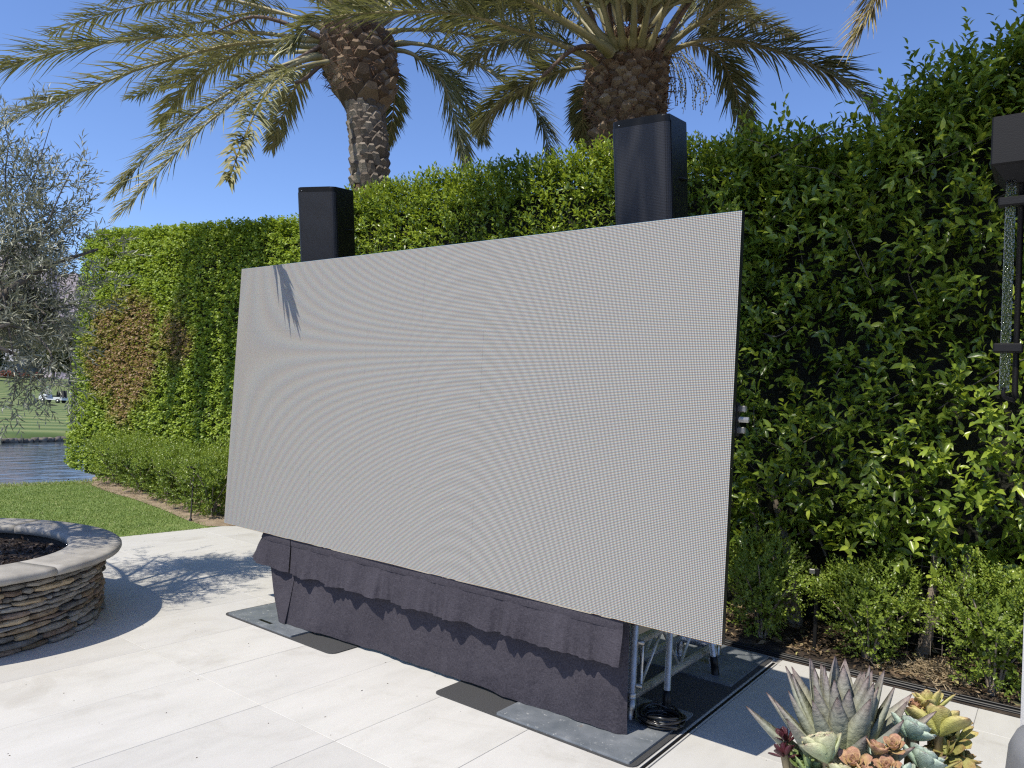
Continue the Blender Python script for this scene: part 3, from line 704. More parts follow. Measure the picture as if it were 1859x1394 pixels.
# ================================================================== HEDGES
def hedge_core(name, x0, x1, y0, y1, z0, topf, parent, inset=0.22):  # solid dark body added to block light behind the leaf shell
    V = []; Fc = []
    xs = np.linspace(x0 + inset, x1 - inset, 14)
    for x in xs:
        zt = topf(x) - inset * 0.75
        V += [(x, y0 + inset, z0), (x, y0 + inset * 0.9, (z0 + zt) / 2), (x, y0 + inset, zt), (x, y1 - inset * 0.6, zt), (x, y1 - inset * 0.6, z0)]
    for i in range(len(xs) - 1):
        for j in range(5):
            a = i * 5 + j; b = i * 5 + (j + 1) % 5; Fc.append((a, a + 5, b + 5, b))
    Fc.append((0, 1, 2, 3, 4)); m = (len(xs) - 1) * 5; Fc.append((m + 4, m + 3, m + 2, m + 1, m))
    o = link(name, pyd(name, V, Fc), MT['core_shade'], parent); return o
def hedge_points(x0, x1, y0, y1, z0, topf, dens, amp, seed, ends=(True, True), low_dens=None, zcut=0):
    """points + outward normals over the front, top and ends of a clipped hedge"""
    Ps, Ns = [], []
    zmax = max(topf(x) for x in np.linspace(x0, x1, 30))
    n = int((x1 - x0) * (zmax - z0) * dens)
    x = RNG.uniform(x0, x1, n); z = RNG.uniform(z0, zmax, n); k = z < topf(x)
    if low_dens is not None: k &= (z > zcut) | (RNG.random(n) < low_dens)
    P = np.stack([x, np.full(n, y0), z], 1)[k]; w = wobble(P, 1.0, seed)
    P[:, 1] -= amp * w + 0.3 * amp * wobble(P, 3.1, seed + 3)
    edge = np.clip((topf(P[:, 0]) - P[:, 2]) / 0.25, 0, 1); P[:, 1] += (1 - edge) ** 2 * 0.14
    Nn = np.tile([0, -1.0, 0.15], (len(P), 1)); Nn[:, 2] += (1 - edge) * 0.8
    Ps.append(P); Ns.append(Nn)
    n = int((x1 - x0) * (y1 - y0) * dens * 0.9)
    x = RNG.uniform(x0, x1, n); y = RNG.uniform(y0, y1, n)
    P = np.stack([x, y, topf(x)], 1); P[:, 2] += amp * 0.55 * wobble(P, 1.6, seed + 1) + amp * 0.3 * wobble(P, 5.0, seed)
    Ps.append(P); Ns.append(np.tile([0, -0.25, 1.0], (n, 1)))
    for e, xe, s in ((0, x0, -1), (1, x1, 1)):
        if ends[e]:
            n = int((y1 - y0) * (zmax - z0) * dens); y = RNG.uniform(y0, y1, n); z = RNG.uniform(z0, zmax, n); k = z < topf(np.full(n, xe))
            P = np.stack([np.full(n, xe), y, z], 1)[k]; P[:, 0] += s * amp * wobble(P, 1.2, seed)
            Ps.append(P); Ns.append(np.tile([s, -0.2, 0.1], (len(P), 1)))
    return np.concatenate(Ps), np.concatenate(Ns)

# --- creeper-clad hedge far left
def top_l(x): return np.interp(x, [-14.8, -14.2, -8.2, -7.2], [4.30, 4.42, 4.02, 3.98])
hl = thing('creeper_hedge', 'tall clipped creeper hedge with a brown dried patch, behind the low boxwoods', 'hedge', (-11, 6.5, 0))
def local(o, V): return np.asarray(V) - np.array(o.location)
P, Nn = hedge_points(-14.6, -7.25, 6.0, 7.0, 0.1, top_l, 760, 0.06, 1.0)
def top_fill(P, Nn, x0, x1, y0, y1, topf, nf, dep=0.5):
    xf = RNG.uniform(x0, x1, nf); Pf = np.stack([xf, RNG.uniform(y0, y1, nf), topf(xf) - dep * RNG.random(nf) ** 1.3], 1)
    return np.concatenate([P, Pf]), np.concatenate([Nn, np.tile([0, -0.5, 0.8], (nf, 1))])
P -= unit(Nn) * (RNG.random(len(P)) ** 1.6 * 0.15)[:, None]
P, Nn = top_fill(P, Nn, -14.5, -7.3, 6.05, 6.9, top_l, 3200)
A = unit(Nn) + np.array([0, 0, 0.25]) + RNG.normal(0, 0.45, P.shape)
V, T, r, Pl = sprigs(P, A, 4, 0.07, 0.052, 0.80, 1.0, LEAF4, 0.3, 1.1, 0.35)
def dryness(Q):
    cx, cz = -12.75, 2.15
    d = np.sqrt(((Q[:, 0] - cx) / 1.35) ** 2 + ((Q[:, 2] - cz) / 1.05) ** 2) + 0.32 * wobble(Q, 2.2, 4)
    d2 = np.sqrt(((Q[:, 0] + 11.0) / 0.75) ** 2 + ((Q[:, 2] - 2.45) / 0.8) ** 2) + 0.3 * wobble(Q, 2.6, 2)
    return np.clip(1.15 - d, 0, 1) * 1.0 + np.clip(0.8 - d2, 0, 1) * 0.7
dr_ = np.clip(dryness(V) * 2.4 + RNG.normal(0, 0.05, len(V)), 0, 1) * (np.repeat(RNG.random(len(V) // 5), 5) < 0.93)
o = link('foliage', tri_mesh('foliage', local(hl, V), T, {'rnd': r, 'dry': dr_}), MT['ivy'], hl); o['kind'] = 'stuff'
core = hedge_core('shade_core', -14.6, -7.25, 6.0, 7.0, 0.0, top_l, hl); core.location = -hl.location

# --- ficus hedge behind the screen
def top_m(x): return np.interp(x, [-7.5, -7.0, -3.46, -2.57, -2.0], [4.16, 4.24, 4.18, 4.07, 3.98])
hm = thing('ficus_hedge', 'clipped ficus hedge running behind the big screen between the two loudspeakers', 'hedge', (-4.7, 6.5, 0))
P, Nn = hedge_points(-7.4, -1.9, 6.0, 6.95, 0.5, top_m, 380, 0.055, 2.0, (True, False), 0.35, 2.2)
P -= unit(Nn) * (RNG.random(len(P)) ** 1.3 * 0.22)[:, None]
P, Nn = top_fill(P, Nn, -7.35, -1.9, 6.05, 6.9, top_m, 2600)
A = unit(Nn) * 0.8 + np.array([0, 0, 0.55]) + RNG.normal(0, 0.5, P.shape)
V, T, r, _ = sprigs(P, A, 6, 0.15, 0.068, 0.46, 0.95, LEAF4, 0.3, 0.9, 0.1)
o = link('foliage', tri_mesh('foliage', local(hm, V), T, {'rnd': r}), MT['ficus'], hm); o['kind'] = 'stuff'
core = hedge_core('shade_core', -7.4, -1.6, 6.06, 6.9, 0.0, lambda x: top_m(x) - 0.1, hm); core.location = -hm.location

# --- looser ficus hedge on the right, trunks showing at its foot
def top_r(x): return np.interp(x, [-2.3, -1.75, -1.35, -1.15, -0.9, -0.55, -0.2, 0.3, 1.3], [4.0, 3.93, 3.70, 3.92, 4.14, 4.30, 4.45, 4.6, 4.7])
hr = thing('ficus_hedge', 'loose overgrown ficus hedge right of the screen with pale trunks at its foot', 'hedge', (-0.6, 6.4, 0))
def low_r(x): return 0.58 + 0.10 * np.sin(4 * x + 1)
P, Nn = hedge_points(-2.25, 1.25, 5.86, 6.9, 0.55, top_r, 175, 0.30, 5.0, (False, True))
# foliage fills the depth of the hedge near its top
nf = 1500; xf = RNG.uniform(-2.25, 1.25, nf); Pf = np.stack([xf, RNG.uniform(5.95, 6.85, nf), top_r(xf) - 0.55 * RNG.random(nf) ** 1.3], 1)
P = np.concatenate([P, Pf]); Nn = np.concatenate([Nn, np.tile([0, -0.5, 0.8], (nf, 1))])
k = (P[:, 2] > low_r(P[:, 0])); P, Nn = P[k], Nn[k]
P -= unit(Nn) * (RNG.random(len(P)) ** 1.2 * 0.34)[:, None]
P[:, 1] += np.clip(1.25 - P[:, 2], 0, 0.6) * 0.25
A = unit(Nn) * 0.75 + np.array([0, 0, 0.45]) + RNG.normal(0, 0.55, P.shape)
V, T, r, _ = sprigs(P, A, 7, RNG.uniform(0.15, 0.30, len(P)), 0.100, 0.46, 0.95, LEAF8, 0.32, 0.8, 0.12)
# a few long shoots standing out of the top and the face
ns = 150
xs = RNG.uniform(-2.2, 1.2, ns); P2 = np.stack([xs, RNG.uniform(5.8, 6.5, ns), top_r(xs) - 0.08], 1)
A2 = np.array([0, -0.15, 0.8]) + RNG.normal(0, 0.4, (ns, 3))
V2, T2, r2, _ = sprigs(P2, A2, 9, RNG.uniform(0.2, 0.42, ns), 0.088, 0.42, 0.9, LEAF8, 0.25, 0.4, 0.1)
V3 = []; T3 = []
branch = spline([on_plane_y(1395, 288, 5.9), on_plane_y(1450, 262, 5.85), on_plane_y(1505, 240, 5.8), on_plane_y(1560, 222, 5.8)], 12)
Pb = np.repeat(branch, 2, 0); Ab = np.tile([0.6, -0.3, 0.5], (len(Pb), 1)) + RNG.normal(0, 0.6, (len(Pb), 3))
V3, T3, r3, _ = sprigs(Pb, Ab, 3, 0.07, 0.085, 0.42, 0.9, LEAF8, 0.25, 0.4, 0.1)
Va = np.concatenate([V, V2, V3]); Ta = np.concatenate([T, T2 + len(V), T3 + len(V) + len(V2)]); ra = np.concatenate([r, r2, r3])
# the outermost leaves are separate leaf objects, the rest one foliage part
nl = len(Va) // 8; base = Va.reshape(nl, 8, 3)
cen = base.mean(1); score = cen[:, 1] + 0.25 * np.abs(cen[:, 0] + 0.9) + (cen[:, 2] > 3.9) * 0.3 + (cen[:, 0] > 0.0) * 3
pick = np.argsort(score)[:300]
mask = np.ones(nl, bool); mask[pick] = False
leaf_protos = []
for q in range(4):
    leaf_protos.append(tri_mesh('leaf', LEAF8[0] * [1, 0.46, 1], LEAF8[1], {'rnd': np.full(8, 0.35 + 0.18 * q)}))
    leaf_protos[-1].materials.append(MT['ficus'])
for i in pick:
    b = base[i]; L = np.linalg.norm(b[3] - b[0]); D = unit(b[2] - b[0]); S_ = unit(b[4] - b[6]); U = np.cross(D, S_)
    o = link('leaf', leaf_protos[int(ra[i * 8] * 3.99)], None, hr)
    M = Matrix.Identity(4)
    for a in range(3):
        M[a][0] = D[a] * L; M[a][1] = S_[a] * L; M[a][2] = U[a] * L; M[a][3] = b[0][a] - hr.location[a]
    o.matrix_local = M
Vk = base[mask].reshape(-1, 3); Tk = (LEAF8[1][None] + (np.arange(mask.sum()) * 8)[:, None, None]).reshape(-1, 3)
o = link('foliage', tri_mesh('foliage', local(hr, Vk), Tk, {'rnd': ra.reshape(nl, 8)[mask].ravel()}), MT['ficus'], hr); o['kind'] = 'stuff'
core = hedge_core('shade_core', -2.6, 1.6, 6.02, 6.95, 0.85, lambda x: top_r(x) - 0.02, hr, 0.26); core.location = -hr.location
bs = box('shade_block', (-0.5 + 0.6, 6.62 - 6.4, 0.6), (4.4, 0.3, 1.2), MT['core_shade'], hr)  # dark slab added for the shade behind the trunks
tr_specs = [[on_ground(1440, 1150) * [1, 0, 0] + [0, 6.15, 0], on_plane_y(1432, 1010, 6.1), on_plane_y(1415, 940, 6.05), on_plane_y(1395, 860, 6.1)],
            [np.array([-1.62, 6.2, 0]), on_plane_y(1398, 1000, 6.12), on_plane_y(1372, 955, 6.05), on_plane_y(1362, 900, 6.1)],
            [np.array([-0.74, 6.05, 0]), on_plane_y(1684, 1150, 6.0), on_plane_y(1692, 1075, 5.98), on_plane_y(1698, 980, 6.05)],
            [np.array([-0.72, 6.05, 0.2]), on_plane_y(1712, 1115, 5.98), on_plane_y(1742, 1065, 5.95), on_plane_y(1760, 1000, 6.0)],
            [np.array([0.35, 6.15, 0]), np.array([0.32, 6.1, 0.5]), np.array([0.2, 6.1, 1.0]), np.array([0.25, 6.15, 1.6])]]
for q, sp_ in enumerate(tr_specs):
    sp_ = [np.asarray(p, float) for p in sp_]
    pts = spline(sp_, 14) - np.array(hr.location); rd = np.linspace(0.05 if q != 3 else 0.03, 0.018, 14)
    o = link('trunk', Soup().tube(pts, rd, 9).mesh('trunk'), MT['bark'], hr)
S = Soup()
for pp in ([(1660, 1085), (1690, 1090), (1725, 1078), (1752, 1055)], [(1395, 970), (1425, 976), (1452, 968)], [(1650, 1130), (1672, 1100), (1690, 1085)], [(1470, 960), (1490, 985), (1500, 1010)]):
    S.tube(spline([on_plane_y(x, y, 5.97) for x, y in pp], 10) - np.array(hr.location), np.linspace(0.016, 0.008, 10), 6)
S.tube(branch - np.array(hr.location), np.linspace(0.007, 0.002, len(branch)), 5)
for k in range(24):
    x0 = RNG.uniform(-2.1, 0.5); z0 = RNG.uniform(0.8, 3.9); p0 = np.array([x0, 6.05, z0])
    p2 = p0 + np.array([RNG.normal(0, 0.3), -RNG.uniform(0.15, 0.38), RNG.uniform(0.0, 0.5)])
    S.tube(spline([p0, (p0 + p2) / 2 + RNG.normal(0, 0.05, 3), p2], 7) - np.array(hr.location), np.linspace(0.006, 0.002, 7), 5)
link('branches', S.mesh('branches'), MT['olive_bark'], hr)['kind'] = 'stuff'

# ================================================================== BOXWOODS
def boxwood(loc, rx, rz, n, lab, grp, leaf=0.026, zb=0.12, flat=False, rough=0.20):
    t = thing('boxwood_shrub', lab, 'shrub', loc, grp)
    d = rand_unit(n); d[:, 2] = np.abs(d[:, 2]) * np.where(RNG.random(n) < 0.72, 1, -1)
    rad = (0.62 + 0.38 * RNG.random(n) ** 0.5) * (1 + rough * wobble(d * 2, 1.5, loc[0] * 3.7) + 0.5 * rough * wobble(d * 5, 1.5, loc[0]))
    if flat:
        d = np.sign(d) * np.abs(d) ** 0.62; d /= (np.linalg.norm(d, axis=1) * 0.80)[:, None]
    P = d * rad[:, None] * [rx, rx, rz * 0.55] + [0, 0, zb + rz * 0.5]
    P[:, 2] = np.maximum(P[:, 2], 0.06)
    P[:, :2] *= np.clip(0.62 + 0.5 * P[:, 2:3] / rz, 0.6, 1.06)
    A = d + np.array([0, 0, 0.6]) + RNG.normal(0, 0.35, (n, 3))
    V, T, r, _ = sprigs(P, A, 7, 0.075, leaf, 0.62, 0.95, LEAF4, 0.25, 0.3)
    link('foliage', tri_mesh('foliage', V, T, {'rnd': r}), MT['boxwood'], t)['kind'] = 'stuff'
    S = Soup()
    for k in range(9):
        a = k * 2.4; e = np.array([math.cos(a) * rx * 0.7, math.sin(a) * rx * 0.7, zb + rz * RNG.uniform(0.45, 0.85)])
        S.tube(spline([(0.02 * math.cos(a), 0.02 * math.sin(a), -0.02), e * [0.35, 0.35, 0.5], e], 7), np.linspace(0.011, 0.004, 7), 5)
    link('stems', S.mesh('stems'), MT['bark'], t)['kind'] = 'stuff'
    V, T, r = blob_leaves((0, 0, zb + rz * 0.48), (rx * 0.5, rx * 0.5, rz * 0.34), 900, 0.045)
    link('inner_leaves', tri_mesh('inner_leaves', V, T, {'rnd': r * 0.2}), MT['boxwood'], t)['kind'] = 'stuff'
    return t
left_box = [((-12.35, 5.85, 0.04), .40, .80, 'first clipped boxwood, nearest the pond'), ((-11.25, 5.70, 0.04), .36, .78, 'second clipped boxwood counted from the pond'),
            ((-10.3, 5.62, 0.04), .36, .78, 'third clipped boxwood counted from the pond'), ((-9.42, 5.46, 0.04), .36, .80, 'fourth clipped boxwood from the pond, left of the path light'),
            ((-8.72, 5.36, 0.04), .34, .78, 'nearest clipped boxwood, cut off by the left edge of the screen'), ((-9.0, 5.98, 0.04), .42, .94, 'taller boxwood at the back, behind the path light'),
            ((-11.8, 6.05, 0.04), .40, .82, 'boxwood tucked between the first two against the creeper hedge'), ((-10.75, 6.05, 0.04), .40, .78, 'boxwood against the creeper hedge behind the third one')]
for loc, rx, rz, lab in left_box: boxwood(loc, rx, rz * .90, 950, lab, 'low boxwoods on the sandy bed', 0.028, 0.03, True, 0.09)
right_box = [((-1.72, 5.62, 0.03), .34, .66, 760, 'shaded boxwood beside the lower right corner of the screen'), ((-1.0, 5.66, 0.03), .34, .60, 800, 'sunlit bushy boxwood behind the agave, right of the dark square post light'),
             ((-0.27, 5.62, 0.03), .34, .66, 800, 'boxwood at the right edge, above the yellow succulents'), ((-2.45, 5.75, 0.03), .36, .7, 400, 'boxwood mostly hidden behind the screen edge'),
             ((0.42, 5.6, 0.03), .34, .7, 400, 'boxwood cut off by the pale pillar')]
for loc, rx, rz, n_, lab in right_box[:3] + right_box[3:]: boxwood(loc, rx, rz, int(n_ * 1.25), lab, 'boxwoods under the ficus hedge', 0.027, 0.05, False, 0.34)

# ================================================================== PALMS
def frond_parts(pts, nseg, leaf_len, nleaf, start, rnd0, lift=0.18, wid=0.027, base_r=0.045, tip_droop=0.25, ang=(1.05, 0.35)):
    """one frond: arched stalk + two ranks of folded leaflets; returns (stalk soup, leaflet soup)"""
    C = spline(pts, nseg)
    seg = np.linalg.norm(np.diff(C, axis=0), axis=1); s = np.concatenate([[0], np.cumsum(seg)]); tot = s[-1]; s /= tot
    t = np.linspace(0, 1, nseg)
    stalk = Soup().tube(C, base_r * (1 - s) ** 1.2 * np.where(s < 0.08, 1.5, 1.0) + 0.004, 6, 0.5)
    u = np.sort(RNG.uniform(start, 0.995, nleaf))
    Pb = np.stack([np.interp(u, s, C[:, i]) for i in range(3)], 1)
    Tg = np.gradient(C, axis=0); Tn = unit(np.stack([np.interp(u, s, Tg[:, i]) for i in range(3)], 1))
    up = np.array([0, 0, 1.0])
    Sd = np.cross(Tn, up); bad = np.linalg.norm(Sd, axis=1) < 0.25
    ref = unit(np.cross(Tn[max(0, int(nleaf * 0.3))], up)); Sd[bad] = ref
    Sd = unit(Sd)
    # keep the side vector continuous
    for i in range(1, nleaf):
        if np.dot(Sd[i], Sd[i - 1]) < 0: Sd[i] *= -1
    Nu = unit(np.cross(Sd, Tn)); Nu[Nu[:, 2] < -0.3] *= -1
    out = Soup()
    for side in (-1, 1):
        a = ang[0] + (ang[1] - ang[0]) * u + RNG.normal(0, 0.10, nleaf)
        lf = lift + RNG.normal(0, 0.22, nleaf)
        d = Tn * np.cos(a)[:, None] + Sd * (side * np.sin(a))[:, None] + Nu * lf[:, None]
        d = unit(d)
        L = leaf_len * (0.35 + 0.65 * np.sin(np.pi * np.clip((u - start) / (1 - start) * 0.82 + 0.14, 0, 1)) ** 0.8) * RNG.uniform(0.85, 1.12, nleaf)
        dr2 = d.copy(); dr2[:, 2] -= tip_droop; dr2 = unit(dr2)
        wv = unit(np.cross(d, Nu)) * (wid * RNG.uniform(0.8, 1.1, nleaf))[:, None] * 0.5
        fold = Nu * 0.008
        p0 = Pb; p1 = Pb + d * (L * 0.45)[:, None]; p2 = p1 + dr2 * (L * 0.55)[:, None]
        V = np.stack([p0 - wv * 0.5, p0 + wv * 0.5, p1 - wv + fold, p1, p1 + wv + fold, p2], 1)
        T = np.array([[0, 3, 2], [0, 1, 3], [1, 4, 3], [2, 3, 5], [3, 4, 5]])
        T = (T[None] + (np.arange(nleaf) * 6)[:, None, None]).reshape(-1, 3)
        r = np.clip(rnd0 + RNG.normal(0, 0.14, nleaf) + 0.12 * (u > 0.8), 0, 1)
        out.add(V.reshape(-1, 3), T, np.repeat(r, 6))
    return stalk, out
def add_frond(palm, pts, leaf_len=0.5, nleaf=150, start=0.2, rnd0=0.35, dry=False, base_r=0.045, **kw):
    L0 = np.array(palm.location)
    st, lf = frond_parts([np.asarray(p, float) - L0 for p in pts], 22, leaf_len, nleaf, start, rnd0, base_r=base_r, **kw)
    f = link('frond', lf.mesh('frond', False), MT['frond'], palm)
    link('stalk', st.mesh('stalk'), MT['dry_rachis'] if dry else MT['rachis'], f)
    return f
def boot_mesh(w, h, th):
    """cut leaf base: a shield standing off the trunk, cut face at its top"""
    V = [(-w * .55, 0, -h * .5), (w * .55, 0, -h * .5), (w * .6, -th * .35, 0), (-w * .6, -th * .35, 0), (w * .34, -th, h * .42), (-w * .34, -th, h * .42),
         (w * .22, -th * .45, h * .62), (-w * .22, -th * .45, h * .62), (w * .5, th * .6, h * .3), (-w * .5, th * .6, h * .3), (0, -th * 1.15, h * .36), (0, -th * .6, -h * .1)]
    F = [(0, 1, 11), (1, 2, 11), (2, 4, 10), (2, 10, 11), (11, 10, 3), (10, 5, 3), (0, 11, 3), (4, 6, 10), (6, 7, 10), (7, 5, 10), (4, 2, 8), (4, 8, 6), (5, 9, 3), (5, 7, 9), (6, 8, 9, 7), (1, 8, 2), (0, 3, 9)]
    return pyd('boot', V, F)
def palm_tree(lab, axis, radii, boots, loc):
    """axis: points up the trunk; radii at those points; boots: (t0, t1, per_turn, rows, w, h, th, material, flare)"""
    p = thing('palm_tree', lab, 'palm tree', loc); L0 = np.array(loc)
    C = spline(axis, 40); s = np.linspace(0, 1, 40)
    R_ = np.interp(s, np.linspace(0, 1, len(radii)), radii)
    link('trunk', Soup().tube(C - L0, R_ * 0.93, 18).mesh('trunk'), MT['palm_trunk'], p)
    for (t0, t1, per, rows, w, h, th, mk, flare) in boots:
        protos = [boot_mesh(w * q, h * q2, th * q3) for q, q2, q3 in ((1, 1, 1), (.9, 1.12, .9), (1.08, .9, 1.15))]
        for m in protos: m.materials.append(MT[mk])
        for i in range(rows):
            t = t0 + (t1 - t0) * (i + 0.5) / rows
            c = np.array([np.interp(t, s, C[:, k]) for k in range(3)]); rad = np.interp(t, s, R_)
            for j in range(per):
                a = 2 * math.pi * (j + 0.5 * (i % 2)) / per + random.uniform(-.06, .06) + 0.05 * i
                o = link('boot', random.choice(protos), None, p)
                o.location = Vector(c - L0) + Vector((math.cos(a) * rad * 0.97, math.sin(a) * rad * 0.97, random.uniform(-.02, .02)))
                o.rotation_euler = (flare + random.uniform(-.12, .12), random.uniform(-.12, .12), a + math.pi / 2)
                sc = random.uniform(.88, 1.15); o.scale = (sc, sc, sc * random.uniform(.9, 1.15))
    return p, C
DL, DR = 11.1, 8.3
# ---- left palm
axis = [np.array([-8.05, 7.2, 0.0]), np.array([-8.08, 7.2, 2.2]), on_plane_y(671, 345, 7.2), on_plane_y(663, 205, 7.2), on_plane_y(652, 130, 7.2), on_plane_y(648, 60, 7.2)]
pl, axL = palm_tree('tall date palm with a pineapple shaped bulge of cut boots, left of the other palm', axis, [0.31, 0.28, 0.262, 0.25, 0.53, 0.48], [
    (0.40, 0.615, 13, 11, 0.125, 0.15, 0.045, 'old_boot', 0.05), (0.62, 0.68, 12, 2, 0.26, 0.40, 0.055, 'boot', 0.55), (0.70, 0.97, 16, 7, 0.175, 0.20, 0.075, 'boot', 0.25)], (-8.05, 7.2, 0))
def F(px_pts, d0, d1):
    n_ = len(px_pts); return [at_depth(x, y, d0 + (d1 - d0) * (i / (n_ - 1)) ** 1.2) for i, (x, y) in enumerate(px_pts)]
LF = [([(590, 75), (450, 58), (337, 64), (240, 72), (168, 82), (60, 105), (-40, 145)], 11.0, 9.6, .62, .30),
      ([(590, 72), (506, 74), (421, 81), (337, 101), (236, 131), (135, 172), (50, 203), (5, 228)], 10.9, 9.0, .52, .52),
      ([(588, 85), (472, 84), (405, 111), (344, 152), (310, 195), (292, 222)], 11.2, 11.8, .50, .38),
      ([(590, 98), (556, 105), (472, 135), (405, 175), (337, 219), (270, 280), (207, 356)], 10.9, 9.4, .46, .36),
      ([(592, 104), (556, 108), (489, 142), (421, 189), (354, 243), (287, 314), (217, 390)], 10.8, 9.0, .46, .46),
      ([(595, 112), (545, 122), (506, 145), (472, 188), (445, 246), (414, 330)], 10.4, 5.02, .36, .42),
      ([(598, 118), (560, 124), (540, 152), (519, 195), (506, 229), (492, 268)], 11.4, 12.6, .40, .40),
      ([(700, 82), (740, 78), (785, 84), (830, 99), (876, 122), (920, 152), (958, 180), (984, 226), (998, 290)], 11.2, 10.2, .50, .22),
      ([(700, 90), (740, 94), (774, 115), (803, 145), (819, 192), (832, 240), (843, 295)], 11.1, 11.6, .46, .22),
      ([(700, 92), (740, 95), (785, 120), (815, 147), (842, 181), (862, 215), (876, 252)], 11.6, 12.8, .46, .16),
      ([(690, 60), (740, 54), (808, 56), (864, 66), (921, 78), (989, 97), (1052, 120)], 11.6, 12.5, .50, .15),
      ([(690, 100), (712, 130), (716, 175), (712, 215), (703, 262)], 12.0, 13.2, .36, .15),
      ([(600, 50), (500, 20), (400, -2), (280, 4), (180, 30), (90, 62)], 11.6, 12.8, .56, .28),
      ([(620, 30), (560, -20), (480, -60), (380, -70), (300, -50), (215, -5)], 11.0, 10.2, .56, .34),
      ([(680, 40), (720, 5), (790, -20), (870, -15), (950, 12), (1010, 45)], 11.8, 13.0, .52, .15),
      ([(685, 50), (730, 25), (800, 18), (880, 35), (940, 70), (985, 120)], 12.0, 13.6, .50, .12),
      ([(600, 60), (540, 30), (470, 22), (390, 36), (300, 52), (225, 75)], 11.8, 13.2, .52, .26),
      ([(590, 92), (520, 95), (440, 100), (370, 120), (300, 150), (240, 178)], 11.6, 12.8, .46, .30)]
for pts, d0, d1, ll, rn in LF: add_frond(pl, F(pts, d0, d1), ll * 1.2, 150, 0.18, rn, base_r=.022 if d1 < 6 else .032, ang=(.62, .25) if d1 < 6 else (1.05, .35))
def crown_frond(palm, top, az, el, length, droop, ll=0.5, rn=0.3, r0=0.35):
    d = np.array([math.cos(az), math.sin(az), 0]); b = np.asarray(top) + d * r0
    pts = []
    for t in np.linspace(0, 1, 6):
        h = length * (t * math.cos(el) + 0.12 * t * t * (1 if el > 0.8 else 0)); z = length * (t * math.sin(el) - droop * t ** 2.3)
        pts.append(b + d * h + np.array([0, 0, z]))
    return add_frond(palm, pts, ll, 110, 0.2, rn)
topL = axL[-1]
for i in range(16):
    crown_frond(pl, topL + np.array([0, 0, 0.1]), i * 2.4, 0.85 + 0.55 * random.random(), random.uniform(3.4, 4.3), random.uniform(0.25, 0.45), 0.5, random.uniform(.15, .5), 0.25)
# brown dead stalks and fibre at the crown base
for pp in ([(600, 100), (540, 150), (490, 100 + 20)], [(590, 70), (470, 30), (385, 60)], [(580, 85), (520, 120), (480, 148)]):
    st = Soup().tube(spline(F(pp, 10.8, 10.4), 10) - np.array(pl.location), np.linspace(.04, .010, 10), 6)
    link('dead_stalk', st.mesh('dead_stalk'), MT['dry_rachis'], pl)
def fibre(palm, C, t0, t1, R0, n, ln, nm='fibre', mk='fibre'):
    s = np.linspace(0, 1, len(C)); t = RNG.uniform(t0, t1, n); a = RNG.uniform(0, 6.28, n)
    c = np.stack([np.interp(t, s, C[:, k]) for k in range(3)], 1); rr_ = np.interp(t, s, np.interp(s, np.linspace(0, 1, len(R0)), R0))
    dirs = np.stack([np.cos(a), np.sin(a), np.zeros(n)], 1)
    P = c + dirs * (rr_ * 0.95)[:, None]; tang = np.stack([-np.sin(a), np.cos(a), np.zeros(n)], 1)
    D = dirs * 0.35 + tang * RNG.normal(0, 0.8, n)[:, None] + np.array([0, 0, 1.0]) * RNG.normal(0.2, 0.6, n)[:, None]
    V, T, k = leaves(P - np.array(palm.location), D, dirs, ln * RNG.uniform(.4, 1.2, n), np.full(n, 0.014), LEAF2)
    link(nm, tri_mesh(nm, V, T, {'rnd': np.repeat(RNG.random(n), k)}), MT[mk], palm)['kind'] = 'stuff'
fibre(pl, axL, 0.66, 1.0, [0.34, 0.31, 0.29, 0.29, 0.56, 0.50], 1400, 0.22)
